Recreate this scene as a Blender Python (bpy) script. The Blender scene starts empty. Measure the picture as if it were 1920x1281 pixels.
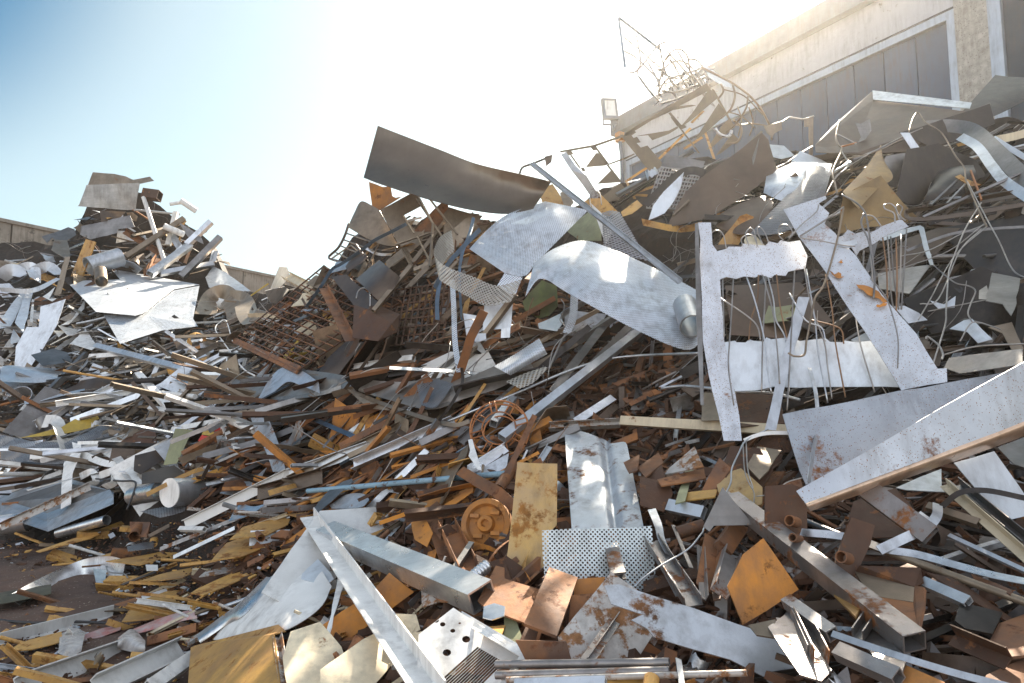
import bpy, bmesh, math, random
import numpy as np
from mathutils import Vector, Matrix, noise
R = math.radians
V = Vector
sc = bpy.context.scene
COL = sc.collection
rng = random.Random(11)

# ------------------------------------------------------------------ camera
CAMZ, PITCH, FPX = 1.5, R(5.8), 1280.0
cam_d = bpy.data.cameras.new("camera")
cam_d.lens = 24.0
cam_d.sensor_width = 36.0
cam_d.clip_start = 0.05
cam_d.clip_end = 5000
cam = bpy.data.objects.new("camera", cam_d)
cam.location = (0, 0, CAMZ)
cam.rotation_euler = (R(90) + PITCH, 0, 0)
COL.objects.link(cam)
sc.camera = cam

# ------------------------------------------------------------------ sky, sun, exposure
SUN_AZ, SUN_EL = R(19.5), R(38.5)     # azimuth clockwise from +Y
w = bpy.data.worlds.new("World")
sc.world = w
w.use_nodes = True
nt = w.node_tree
bg = nt.nodes["Background"]
sky = nt.nodes.new("ShaderNodeTexSky")
sky.sky_type = 'NISHITA'
sky.sun_disc = False
sky.sun_elevation = SUN_EL
sky.sun_rotation = SUN_AZ
sky.air_density = 1.0
sky.dust_density = 1.6
sky.ozone_density = 2.0
hsv = nt.nodes.new("ShaderNodeHueSaturation")
hsv.inputs["Saturation"].default_value = 0.50
nt.links.new(sky.outputs[0], hsv.inputs["Color"])
# the sky is tinted deep blue high up in front, away from the sun, white round the sun and along the horizon
def wn(k, **kw):
    n = nt.nodes.new(k)
    for a, v in kw.items(): setattr(n, a, v)
    return n
def wramp(src, a, b):
    n = wn("ShaderNodeMapRange", interpolation_type='SMOOTHSTEP'); n.inputs[1].default_value = a; n.inputs[2].default_value = b
    nt.links.new(src, n.inputs[0]); return n.outputs[0]
def wmul(a, b):
    n = wn("ShaderNodeMath", operation='MULTIPLY'); nt.links.new(a, n.inputs[0]); nt.links.new(b, n.inputs[1]); return n.outputs[0]
wtc = wn("ShaderNodeTexCoord")
wdot = wn("ShaderNodeVectorMath", operation='DOT_PRODUCT')
wdot.inputs[1].default_value = (math.sin(SUN_AZ) * math.cos(SUN_EL), math.cos(SUN_AZ) * math.cos(SUN_EL), math.sin(SUN_EL))
nt.links.new(wtc.outputs["Generated"], wdot.inputs[0])
wsep = wn("ShaderNodeSeparateXYZ")
nt.links.new(wtc.outputs["Generated"], wsep.inputs[0])
wom = wn("ShaderNodeMath", operation='SUBTRACT'); wom.inputs[0].default_value = 1.0
nt.links.new(wdot.outputs["Value"], wom.inputs[1])
wf = wmul(wramp(wmul(wom.outputs[0], wsep.outputs[2]), 0.107, 0.176), wramp(wsep.outputs[1], 0.0, 0.3))
wmx = wn("ShaderNodeMix", data_type='RGBA', blend_type='MULTIPLY')
nt.links.new(wf, wmx.inputs[0]); wf0 = wmul(wramp(wdot.outputs["Value"], 0.999, 0.955), wramp(wsep.outputs[1], -0.2, 0.3))  # front sky dimmed by hand; behind the camera it stays brighter as fill
wm0 = wn("ShaderNodeMix", data_type='RGBA', blend_type='MULTIPLY')
nt.links.new(wf0, wm0.inputs[0]); nt.links.new(hsv.outputs[0], wm0.inputs[6]); wm0.inputs[7].default_value = (0.325, 0.405, 0.415, 1)
nt.links.new(wm0.outputs[2], wmx.inputs[6]); wmx.inputs[7].default_value = (0.055, 0.35, 0.61, 1)
wt = wn("ShaderNodeMix", data_type='RGBA', blend_type='MULTIPLY'); wt.inputs[0].default_value = 1.0; wt.inputs[7].default_value = (1.05, 1.0, 0.93, 1)
nt.links.new(wmx.outputs[2], wt.inputs[6])
nt.links.new(wt.outputs[2], bg.inputs[0])
bg.inputs[1].default_value = 0.105
sd = bpy.data.lights.new("sun", 'SUN')
sd.energy = 5.0
sd.angle = R(0.5)
sd.color = (1.0, 0.885, 0.72)
so = bpy.data.objects.new("sun", sd)
SUNV = V((math.sin(SUN_AZ) * math.cos(SUN_EL), math.cos(SUN_AZ) * math.cos(SUN_EL), math.sin(SUN_EL)))
so.rotation_euler = SUNV.to_track_quat('Z', 'Y').to_euler()
so.location = SUNV * 60
COL.objects.link(so)
sc.view_settings.view_transform = 'Standard'
sc.view_settings.look = 'None'
sc.view_settings.exposure = 2.1
sc.view_settings.gamma = 1.0
sc.cycles.max_bounces = 8
sc.cycles.transparent_max_bounces = 16

# ------------------------------------------------------------------ pixel <-> place
FW = V((0, math.cos(PITCH), math.sin(PITCH)))
UPV = V((0, -math.sin(PITCH), math.cos(PITCH)))
EYE = V((0, 0, CAMZ))
def ray(px, py):
    return FW + V(((px - 960) / FPX, 0, 0)) + UPV * ((640.5 - py) / FPX)
def at(px, py, Y):
    r = ray(px, py)
    return EYE + r * (Y / r.y)
def gY(px, py):                        # distance of the flat ground under a pixel
    r = ray(px, py)
    return min(60.0, CAMZ / -r.z * r.y) if r.z < -0.01 else 60.0
# distances measured over the face of the heap
CP = [(0,900,9.2),(0,700,12),(0,480,16),(-200,700,12),(-200,480,16),(-200,900,9.4),(230,340,18),(230,500,15.5),(200,650,12),(200,800,9.6),(200,900,8.1),
 (350,950,6.4),(500,1000,5.3),(500,1150,4.1),(450,540,14.5),(450,650,10.3),(450,800,7.2),(600,550,8.3),(600,700,7),(650,850,5.7),(700,420,8.3),(700,1000,4.6),
 (700,1150,3.6),(850,300,8),(900,500,6.8),(900,650,6),(900,800,5.1),(900,950,4.2),(900,1100,3.4),(900,1281,2.75),(1100,400,7.5),(1150,550,6.2),(1200,700,5.3),
 (1200,850,4.4),(1200,1000,3.6),(1200,1281,2.5),(1150,280,8.5),(1350,150,9),(1400,350,6.6),(1400,550,5.2),(1400,750,4.4),(1450,950,3.5),(1500,1281,2.3),
 (1650,250,7),(1700,500,5),(1700,750,4),(1700,950,3.2),(1700,1281,2.2),(1900,250,6.2),(1950,500,4.6),(1950,750,3.6),(1950,1000,2.9),(1950,1281,2.1),(600,1281,3.05)]
for p in [(0,1040),(0,1281),(-200,1281),(150,1070),(260,1200),(300,1281),(-200,1060),(100,1160),(430,1281)]:
    CP.append((p[0], p[1], gY(*p) * 0.995))
CPa = np.array(CP, float)
def _tps(r2):
    return np.where(r2 > 0, r2 * np.log(np.maximum(r2, 1e-12)), 0.0)
_X = CPa[:, :2] / 1000.0
_n = len(_X)
_K = _tps(((_X[:, None] - _X[None]) ** 2).sum(-1)) + np.eye(_n) * 2e-3
_P = np.hstack([np.ones((_n, 1)), _X])
_A = np.block([[_K, _P], [_P.T, np.zeros((3, 3))]])
_W = np.linalg.solve(_A, np.concatenate([1.0 / CPa[:, 2], np.zeros(3)]))
def D(px, py):
    q = np.array([px, py]) / 1000.0
    v = _tps(((_X - q) ** 2).sum(-1)) @ _W[:_n] + _W[_n] + _W[_n + 1] * q[0] + _W[_n + 2] * q[1]
    return 1.0 / max(v, 0.06)
def hp(px, py, off=0.0):
    d = D(px, py)
    return at(px, py, d - off * min(1.0, 0.115 * d))
def hn(px, py):
    a, b = hp(px - 25, py), hp(px + 25, py)
    c, d = hp(px, py - 25), hp(px, py + 25)
    n = (b - a).cross(c - d)
    n.normalize()
    return n
SKY = [(-300,470),(0,445),(60,440),(130,450),(150,405),(165,350),(260,345),(300,372),(340,400),(400,440),(415,500),(430,522),(500,540),(535,520),(610,515),
 (650,440),(690,410),(760,395),(1000,402),(1060,380),(1140,345),(1230,310),(1320,285),(1420,270),(1530,285),(1640,225),(1760,240),(1850,215),(2200,200)]
def skyl(px):
    for (a, b), (c, d) in zip(SKY, SKY[1:]):
        if a <= px <= c:
            return b + (d - b) * (px - a) / (c - a)
    return 300

# ------------------------------------------------------------------ materials
MATS = {}
RUST = (0.30, 0.105, 0.022)
def mat(name, c1, c2=None, metal=0.6, rough=0.42, rust=0.0, rscale=4.0, rcol=RUST, speck=0.0, sscale=60.0, bump=0.15, big=4.0, grime=0.33, perf=0.0, holer=0.33,
        rvar=0.15, spec_c=(0.16, 0.06, 0.02), hvar=0.18, streak=0.0, spec_y=1.0):
    m = bpy.data.materials.new(name)
    m.use_nodes = True
    t = m.node_tree
    N, L = t.nodes, t.links
    b = N["Principled BSDF"]
    def nd(k, **kw):
        n = N.new(k)
        for a, v in kw.items():
            setattr(n, a, v)
        return n
    def math_(op, a, bb=None, clamp=False):
        n = nd("ShaderNodeMath", operation=op)
        n.use_clamp = clamp
        for i, s in enumerate((a, bb)):
            if s is None: continue
            if isinstance(s, (int, float)): n.inputs[i].default_value = s
            else: L.new(s, n.inputs[i])
        return n.outputs[0]
    def mix(f, a, bb):
        n = nd("ShaderNodeMix", data_type='RGBA')
        for i, s in ((0, f), (6, a), (7, bb)):
            if isinstance(s, (int, float)): n.inputs[i].default_value = s
            elif isinstance(s, tuple): n.inputs[i].default_value = (*s, 1)
            else: L.new(s, n.inputs[i])
        return n.outputs[2]
    tc = nd("ShaderNodeTexCoord")
    oi = nd("ShaderNodeObjectInfo")
    add = nd("ShaderNodeVectorMath", operation='ADD')
    sc_ = nd("ShaderNodeVectorMath", operation='SCALE')
    cmb = nd("ShaderNodeCombineXYZ")
    for i in range(3): L.new(oi.outputs["Random"], cmb.inputs[i])
    L.new(cmb.outputs[0], sc_.inputs[0]); sc_.inputs["Scale"].default_value = 37.0
    L.new(tc.outputs["Object"], add.inputs[0]); L.new(sc_.outputs[0], add.inputs[1])
    co = add.outputs[0]
    def noise_(s, det=5, rg=0.6, vec=co):
        n = nd("ShaderNodeTexNoise")
        n.inputs["Scale"].default_value = s; n.inputs["Detail"].default_value = det; n.inputs["Roughness"].default_value = rg
        L.new(vec, n.inputs["Vector"])
        return n.outputs[0]
    def ramp(v, lo, hi):
        n = nd("ShaderNodeMapRange"); n.inputs[1].default_value = lo; n.inputs[2].default_value = hi; n.clamp = True
        L.new(v, n.inputs[0]); return n.outputs[0]
    c2 = c2 or tuple(x * 0.7 for x in c1)
    nb = noise_(big, 6, 0.62)
    col = mix(ramp(nb, 0.35, 0.66), c1, c2)
    hs = nd("ShaderNodeHueSaturation")
    L.new(col, hs.inputs["Color"])
    L.new(math_('ADD', math_('MULTIPLY', oi.outputs["Random"], 2 * hvar), 1.0 - hvar), hs.inputs["Value"])
    col = hs.outputs[0]
    fine = noise_(38, 6, 0.7)
    if grime > 0:                            # dirt that ran down and dried
        mg = nd("ShaderNodeMapping"); mg.inputs["Scale"].default_value = (17, 17, 2.2)
        L.new(co, mg.inputs[0])
        gm = math_('MULTIPLY', ramp(noise_(1.0, 6, 0.65, mg.outputs[0]), 0.42, 0.72), ramp(noise_(2.2, 4, 0.6), 0.35, 0.6))
        col = mix(math_('MULTIPLY', gm, grime * 1.5, True), col, (0.10, 0.075, 0.055))
    ms = None
    if metal > 0.4:                          # rolling marks and scratches
        mk = nd("ShaderNodeMapping"); mk.inputs["Scale"].default_value = (70, 5, 70); mk.inputs["Rotation"].default_value = (0.3, 0.5, 0.9)
        L.new(co, mk.inputs[0])
        sk_ = ramp(noise_(1.0, 4, 0.7, mk.outputs[0]), 0.58, 0.72)
        col = mix(math_('MULTIPLY', sk_, 0.35), col, tuple(x * 0.5 for x in c1))
    if streak > 0:
        mp = nd("ShaderNodeMapping"); mp.inputs["Scale"].default_value = (1.5, 45, 45)
        L.new(co, mp.inputs[0])
        st = noise_(1.0, 3, 0.5, mp.outputs[0])
        col = mix(math_('MULTIPLY', ramp(st, 0.45, 0.75), streak), col, tuple(x * 0.45 for x in c1))
    if rust > 0:
        nr = noise_(rscale, 9, 0.68)
        th = 0.68 - 0.36 * rust
        rm = ramp(math_('ADD', nr, math_('MULTIPLY', math_('SUBTRACT', fine, 0.5), 0.25)), th, th + 0.07)
        rc = mix(ramp(noise_(rscale * 3, 5, 0.6), 0.35, 0.65), rcol, tuple(x * 0.42 for x in rcol))
        col = mix(rm, col, rc)
        ms = rm
    if speck > 0:
        vo = nd("ShaderNodeTexVoronoi"); vo.inputs["Scale"].default_value = sscale
        mp = nd("ShaderNodeMapping"); mp.inputs["Scale"].default_value = (1.0, 1.0, spec_y)
        L.new(co, mp.inputs[0]); L.new(mp.outputs[0], vo.inputs["Vector"])
        sep = nd("ShaderNodeSeparateColor"); L.new(vo.outputs["Color"], sep.inputs[0])
        clump = ramp(noise_(3.0, 4, 0.6), 0.25, 0.6)
        pick = math_('LESS_THAN', sep.outputs[0], math_('MULTIPLY', clump, speck))
        rad = math_('ADD', math_('MULTIPLY', sep.outputs[1], 0.22), 0.10)
        sm = math_('MULTIPLY', pick, math_('LESS_THAN', vo.outputs["Distance"], rad))
        col = mix(sm, col, spec_c)
        ms = sm if ms is None else math_('MAXIMUM', ms, sm)
    L.new(col, b.inputs["Base Color"])
    rr = math_('ADD', math_('MULTIPLY', math_('SUBTRACT', noise_(7, 6, 0.7), 0.5), rvar * 2), rough, True)
    if ms is not None:
        L.new(math_('MULTIPLY', math_('SUBTRACT', 1.0, ms), metal), b.inputs["Metallic"])
        rr = math_('ADD', math_('MULTIPLY', math_('SUBTRACT', 1.0, ms), rr), math_('MULTIPLY', ms, 0.85))
    else:
        b.inputs["Metallic"].default_value = metal
    L.new(rr, b.inputs["Roughness"])
    if bump > 0:
        bp = nd("ShaderNodeBump"); bp.inputs["Strength"].default_value = bump; bp.inputs["Distance"].default_value = 0.02
        hh = math_('ADD', math_('MULTIPLY', fine, 0.25), noise_(6, 4, 0.5))
        if ms is not None: hh = math_('ADD', hh, math_('MULTIPLY', ms, 0.08))
        L.new(hh, bp.inputs["Height"]); L.new(bp.outputs[0], b.inputs["Normal"])
    if perf > 0:
        mp = nd("ShaderNodeMapping"); mp.inputs["Rotation"].default_value = (0, 0, R(45)); mp.inputs["Scale"].default_value = (perf, perf, 1)
        L.new(tc.outputs["UV"], mp.inputs[0])
        vo = nd("ShaderNodeTexVoronoi", voronoi_dimensions='2D'); vo.inputs["Randomness"].default_value = 0.0; vo.inputs["Scale"].default_value = 1.0
        L.new(mp.outputs[0], vo.inputs["Vector"])
        hole = math_('LESS_THAN', vo.outputs["Distance"], holer)
        tr = nd("ShaderNodeBsdfTransparent"); mx = nd("ShaderNodeMixShader")
        L.new(hole, mx.inputs[0]); L.new(b.outputs[0], mx.inputs[1]); L.new(tr.outputs[0], mx.inputs[2])
        L.new(mx.outputs[0], N["Material Output"].inputs[0])
    MATS[name] = m
    return m
mat("galv", (0.68, 0.70, 0.72), (0.52, 0.54, 0.56), 0.75, 0.40, bump=0.10)
mat("galv_speck", (0.70, 0.73, 0.77), (0.58, 0.61, 0.65), 0.55, 0.45, speck=0.9, sscale=120, rust=0.2, rscale=2.6, bump=0.08, spec_c=(0.26,0.14,0.08))
mat("galv_dull", (0.44, 0.475, 0.52), (0.36, 0.39, 0.43), 0.6, 0.5, speck=0.9, sscale=120, rust=0.16, rscale=3, bump=0.08, spec_c=(0.22,0.12,0.07))
mat("galv_dense", (0.72, 0.74, 0.78), (0.62, 0.64, 0.68), 0.5, 0.5, speck=2.2, sscale=150, rust=0.14, rscale=4, bump=0.08, spec_y=0.45, spec_c=(0.27,0.17,0.10))
mat("galv_rust", (0.56, 0.58, 0.60), (0.42, 0.44, 0.46), 0.55, 0.45, rust=0.36, rscale=3.5, rcol=(0.20,0.085,0.03), bump=0.2)
mat("alu", (0.74, 0.75, 0.76), (0.60, 0.61, 0.62), 0.85, 0.30, bump=0.06, streak=0.25)
mat("steel", (0.29, 0.275, 0.262), (0.175, 0.165, 0.157), 0.75, 0.38, bump=0.10, streak=0.3)
mat("steel_rust", (0.33, 0.31, 0.30), (0.22, 0.20, 0.19), 0.65, 0.42, rust=0.38, rscale=6, rcol=(0.26,0.10,0.03))
mat("steel_tan", (0.30, 0.235, 0.17), (0.19, 0.145, 0.10), 0.55, 0.42, rust=0.12, rscale=4)
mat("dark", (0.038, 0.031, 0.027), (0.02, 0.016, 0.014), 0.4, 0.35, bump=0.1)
mat("dark_brown", (0.125, 0.085, 0.058), (0.07, 0.047, 0.033), 0.3, 0.38, bump=0.08)
mat("bronze", (0.15, 0.118, 0.09), (0.10, 0.08, 0.063), 0.75, 0.33, bump=0.06, big=1.4)
mat("rust", (0.33, 0.135, 0.045), (0.13, 0.07, 0.045), 0.15, 0.75, rust=0.3, rscale=9, rcol=(0.16,0.055,0.018), bump=0.35)
mat("rust_orange", (0.58, 0.23, 0.03), (0.30, 0.14, 0.055), 0.1, 0.75, rust=0.25, rscale=6, rcol=(0.20,0.08,0.02), bump=0.25)  # rust, brightened so the orange glow of the centre sits in its colour
mat("rust_dark", (0.11, 0.05, 0.025), (0.06, 0.03, 0.018), 0.25, 0.65, rust=0.3, rscale=8, rcol=(0.26,0.10,0.03), bump=0.35)
mat("ochre", (0.60, 0.34, 0.085), (0.42, 0.23, 0.08), 0.2, 0.55, rust=0.36, rscale=7, rcol=(0.36,0.15,0.03), bump=0.15)
mat("ochre_grey", (0.50, 0.31, 0.095), (0.40, 0.28, 0.15), 0.2, 0.5, rust=0.42, rscale=5, rcol=(0.40,0.17,0.035), bump=0.2)
mat("rust_white", (0.52, 0.50, 0.47), (0.44, 0.40, 0.36), 0.3, 0.55, rust=0.55, rscale=10, rcol=(0.32,0.15,0.06), bump=0.25)
mat("white", (0.78, 0.77, 0.74), (0.68, 0.67, 0.64), 0.0, 0.5, rust=0.05, rscale=5, bump=0.08)
mat("white_blue", (0.66, 0.70, 0.74), (0.56, 0.60, 0.64), 0.15, 0.42, bump=0.05)
mat("cream", (0.70, 0.60, 0.42), (0.58, 0.48, 0.33), 0.0, 0.6, rust=0.12, rscale=7, bump=0.15)
mat("yellow", (0.62, 0.42, 0.06), (0.50, 0.34, 0.06), 0.0, 0.5)
mat("red", (0.62, 0.03, 0.02), (0.5, 0.03, 0.02), 0.0, 0.5)
mat("green", (0.11, 0.135, 0.03), (0.06, 0.08, 0.02), 0.0, 0.55, bump=0.2, big=7)
mat("olive", (0.30, 0.31, 0.17), (0.22, 0.23, 0.13), 0.2, 0.5, rust=0.1)
mat("blue_paint", (0.30, 0.46, 0.56), (0.24, 0.40, 0.50), 0.0, 0.5, rust=0.33, rscale=14, rcol=(0.10,0.05,0.03))
mat("blue_steel", (0.14, 0.21, 0.29), (0.10, 0.15, 0.21), 0.6, 0.4)
mat("perf_fine", (0.78, 0.82, 0.87), (0.68, 0.72, 0.77), 0.6, 0.42, perf=57, holer=0.295, bump=0.05, hvar=0.05)
mat("perf_near", (0.70, 0.76, 0.76), (0.64, 0.69, 0.69), 0.35, 0.45, perf=68, holer=0.32, bump=0.05, rust=0.03, hvar=0.03)
mat("perf_gold", (0.62, 0.58, 0.50), (0.50, 0.46, 0.40), 0.5, 0.42, perf=40, holer=0.33, bump=0.05)
mat("perf_dark", (0.34, 0.34, 0.35), (0.26, 0.26, 0.27), 0.6, 0.38, perf=45, holer=0.33, bump=0.08)
mat("ochre_dull", (0.34, 0.22, 0.085), (0.22, 0.14, 0.06), 0.25, 0.5, rust=0.3, rscale=5)
mat("copper", (0.44, 0.18, 0.065), (0.32, 0.12, 0.04), 0.4, 0.5, bump=0.1)
mat("wire", (0.46, 0.43, 0.40), (0.28, 0.26, 0.24), 0.75, 0.35, bump=0.0)
mat("wire_rust", (0.30, 0.17, 0.09), (0.20, 0.11, 0.06), 0.4, 0.55, bump=0.0)
mat("concrete", (0.34, 0.30, 0.25), (0.22, 0.19, 0.155), 0.0, 0.9, bump=0.4, big=1.2, grime=0.6, hvar=0.02, rust=0.22, rscale=1.6, rcol=(0.13,0.11,0.09))
mat("plaster", (0.54, 0.55, 0.57), (0.45, 0.46, 0.475), 0.0, 0.9, bump=0.9, big=0.8, grime=0.25, hvar=0.02, rust=0.16, rscale=5.0, rcol=(0.34,0.31,0.27))
mat("pebbledash", (0.52, 0.50, 0.45), (0.34, 0.32, 0.28), 0.0, 0.95, bump=1.0, big=9, hvar=0.02, speck=2.2, sscale=28, spec_c=(0.24,0.22,0.19))
mat("cladding", (0.085, 0.115, 0.17), (0.065, 0.09, 0.135), 0.3, 0.45, bump=0.05, hvar=0.06, big=0.7)
mat("cladding_dark", (0.05, 0.065, 0.085), (0.04, 0.052, 0.07), 0.3, 0.5, bump=0.05, hvar=0.04)
mat("trim", (0.46, 0.52, 0.58), (0.40, 0.45, 0.51), 0.3, 0.4, bump=0.03, hvar=0.03)
mat("gutter", (0.12, 0.14, 0.175), (0.09, 0.108, 0.135), 0.3, 0.4, bump=0.05, hvar=0.02)
mat("steel_warm", (0.40, 0.355, 0.31), (0.29, 0.255, 0.22), 0.65, 0.40, bump=0.06)
mat("galv_warm_reflection", (0.86, 0.62, 0.44), (0.76, 0.52, 0.35), 0.6, 0.32, bump=0.03)  # warm reflection of the rusty scrap is put into this zinc colour
mat("tan_dark", (0.20, 0.15, 0.095), (0.13, 0.10, 0.065), 0.3, 0.5, bump=0.1)
mat("black", (0.03, 0.03, 0.032), (0.02, 0.02, 0.022), 0.0, 0.5, bump=0.1)
mat("rubber_olive", (0.07, 0.065, 0.035), (0.045, 0.04, 0.025), 0.0, 0.6, bump=0.2)
mat("lamp_glass", (0.60, 0.60, 0.56), (0.55, 0.55, 0.52), 0.3, 0.12, bump=0.0)
mat("dirt", (0.13, 0.075, 0.052), (0.075, 0.047, 0.036), 0.0, 0.9, bump=1.0, big=1.3, hvar=0.0, rust=0.2, rscale=2.0, rcol=(0.26,0.13,0.05), speck=0.5, sscale=45, spec_c=(0.30,0.24,0.18))
mat("core", (0.030, 0.017, 0.010), (0.014, 0.009, 0.006), 0.1, 0.85, bump=1.0, big=5, hvar=0.0, rust=0.3, rscale=5, rcol=(0.07,0.03,0.012))  # near black, so the shade of deep gaps is in the colour
mat("film", (0.62, 0.58, 0.54), (0.45, 0.42, 0.40), 0.0, 0.25, bump=0.8, big=18)
mat("pink", (0.42, 0.37, 0.35), (0.48, 0.16, 0.14), 0.0, 0.4, bump=0.6, big=16)

# ------------------------------------------------------------------ object helpers
def tag(o, label=None, cat=None, group=None, kind=None):
    if label: o["label"] = label
    if cat: o["category"] = cat
    if group: o["group"] = group
    if kind: o["kind"] = kind
    return o
def link(name, verts, faces, m, uv=None, smooth=False, parent=None, origin=None):
    """one mesh object, vertices in world space, origin at the middle of its base"""
    vs = [V(v) for v in verts]
    if origin is None:
        origin = V((sum(v.x for v in vs) / len(vs), sum(v.y for v in vs) / len(vs), min(v.z for v in vs)))
    me = bpy.data.meshes.new(name)
    me.from_pydata([tuple(v - origin) for v in vs], [], faces)
    if uv is not None:
        ul = me.uv_layers.new(name="UVMap")
        for lp in me.loops:
            ul.data[lp.index].uv = uv[lp.vertex_index]
    me.materials.append(MATS[m])
    if smooth:
        me.polygons.foreach_set("use_smooth", [True] * len(me.polygons))
    o = bpy.data.objects.new(name, me)
    COL.objects.link(o)
    o.location = origin
    if parent:
        o.parent = parent
        o.location = origin - parent.location
    return o
def root(name, loc, label, cat, group=None):
    o = bpy.data.objects.new(name, None)
    o.empty_display_size = 0.1
    o.location = loc
    COL.objects.link(o)
    return tag(o, label, cat, group)
class MB:
    def __init__(s): s.v, s.f, s.u = [], [], []
    def add(s, verts, faces, uv=None):
        b = len(s.v)
        s.v += [V(x) for x in verts]
        s.u += list(uv) if uv else [(x[0], x[2]) for x in verts]
        s.f += [tuple(b + i for i in f) for f in faces]
    def box(s, c, sx, sy, sz, M=None):
        vs = [V((x * sx / 2, y * sy / 2, z * sz / 2)) for z in (-1, 1) for y in (-1, 1) for x in (-1, 1)]
        if M is not None: vs = [M @ v for v in vs]
        c = V(c)
        s.add([v + c for v in vs], [(0, 2, 3, 1), (4, 5, 7, 6), (0, 1, 5, 4), (2, 6, 7, 3), (0, 4, 6, 2), (1, 3, 7, 5)])
    def done(s, name, m, parent=None, smooth=False, origin=None):
        return link(name, s.v, s.f, m, s.u, smooth, parent, origin)
def solid(verts, faces, th, uv):
    """give a one-layer surface a thickness; rim verts are separate so shading stays crisp"""
    n = [V((0, 0, 0)) for _ in verts]
    ec = {}
    for f in faces:
        a = V((0, 0, 0))
        for i in range(1, len(f) - 1):
            a += (verts[f[i]] - verts[f[0]]).cross(verts[f[i + 1]] - verts[f[0]])
        for i in f: n[i] += a
        for i in range(len(f)):
            e = (f[i], f[(i + 1) % len(f)])
            ec[e] = ec.get(e, 0) + 1
    for i in range(len(n)):
        if n[i].length > 0: n[i].normalize()
    k = len(verts)
    out = [v + n[i] * th * 0.5 for i, v in enumerate(verts)] + [v - n[i] * th * 0.5 for i, v in enumerate(verts)]
    u2 = list(uv) + list(uv)
    fs = [tuple(f) for f in faces] + [tuple(k + i for i in reversed(f)) for f in faces]
    for (a, b) in ec:
        if (b, a) not in ec:
            q = len(out)
            out += [out[a], out[b], out[k + b], out[k + a]]
            u2 += [uv[a], uv[b], uv[b], uv[a]]
            fs.append((q, q + 3, q + 2, q + 1))
    return out, fs, u2
def warpf(r):
    ph = [r.uniform(0, 6.28) for _ in range(6)]
    k = [r.uniform(2, 5), r.uniform(2, 5), r.uniform(5, 10), r.uniform(5, 10)]
    return lambda u, v: (math.sin(u * k[0] + v * k[1] * .6 + ph[0]) + 0.7 * math.sin(v * k[1] - u + ph[1]) + 0.4 * math.sin(u * k[2] + v * k[3] + ph[2])) * 0.5

def flat2d(poly, cut, warp, r, bend=None):
    """polygon in its own plane -> cut into cells and dented; returns verts(3d local), faces"""
    bm = bmesh.new()
    vs = [bm.verts.new((x, y, 0)) for x, y in poly]
    f = bm.faces.new(vs)
    f.normal_update()
    if f.normal.z < 0: f.normal_flip()
    if warp or bend:
        for ax in (0, 1):
            lo, hi = min(p[ax] for p in poly), max(p[ax] for p in poly)
            step = max(cut, (hi - lo) / 14)
            x = lo + step * .5
            while x < hi - 1e-3:
                co = V((0, 0, 0)); co[ax] = x
                no = V((0, 0, 0)); no[ax] = 1
                bmesh.ops.bisect_plane(bm, geom=bm.verts[:] + bm.edges[:] + bm.faces[:], plane_co=co, plane_no=no)
                x += step
        g = warpf(r)
        for v in bm.verts:
            v.co.z = warp * g(v.co.x, v.co.y) + (bend(v.co.x, v.co.y) if bend else 0)
    bm.verts.index_update()
    V3 = [v.co.copy() for v in bm.verts]
    F = [[v.index for v in f.verts] for f in bm.faces]
    bm.free()
    return V3, F
def plane_poly(pts, off, n, jit, r, anchor=None):
    cx = sum(p[0] for p in pts) / len(pts); cy = sum(p[1] for p in pts) / len(pts)
    P0 = hp(cx, cy, off) if anchor is None else at(*anchor)
    rd = ray(cx, cy).normalized()
    if n is None:
        n = hn(cx, cy) + V((r.uniform(-jit, jit), r.uniform(-jit, jit), r.uniform(-jit, jit)))
        if cx < 480: n = n + V((.45, 0, .45))
    n = V(n).normalized()
    if n.dot(rd) > 0: n = -n
    while n.dot(-rd) < 0.28:
        n = (n - rd * 0.1).normalized()
    W3 = []
    for p in pts:
        d = ray(*p)
        t = (P0 - EYE).dot(n) / d.dot(n)
        W3.append(EYE + d * t)
    u = V((0, 0, 1)).cross(n)
    if u.length < 0.05: u = V((1, 0, 0))
    u.normalize()
    v = n.cross(u)
    poly = [((q - P0).dot(u), (q - P0).dot(v)) for q in W3]
    M = Matrix((u, v, n)).transposed()
    return P0, M, poly
_seen = set()
def S(name, label, cat, m, pts, off=0.18, n=None, warp=0.012, th=0.004, jit=0.22, cut=0.08, group=None, parent=None, bend=None, smooth=True, anchor=None):
    """sheet: outline traced on the photo, laid in its own plane on the heap, dented and given thickness"""
    r = random.Random(str(pts))
    P0, M, poly = plane_poly(pts, off, n, jit, r, anchor)
    if warp >= .004:                          # cut edges are never quite straight
        pp = []
        for (x0, y0), (x1, y1) in zip(poly, poly[1:] + poly[:1]):
            pp.append((x0, y0))
            ln = math.hypot(x1 - x0, y1 - y0)
            k = min(5, int(ln / .16))
            for i in range(1, k + 1):
                t = i / (k + 1); j = r.gauss(0, .002 + .0016 * ln)
                pp.append((x0 + (x1 - x0) * t - (y1 - y0) / ln * j, y0 + (y1 - y0) * t + (x1 - x0) / ln * j))
        poly = pp
    V3, F = flat2d(poly, cut, warp * 1.6, r, bend)
    uv = [(q.x, q.y) for q in V3]
    vs, fs, uv = solid(V3, F, th, uv)
    vs = [P0 + M @ q for q in vs]
    o = link(name, vs, fs, m, uv, smooth, parent)
    if not parent: tag(o, label, cat, group)
    return o
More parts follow.
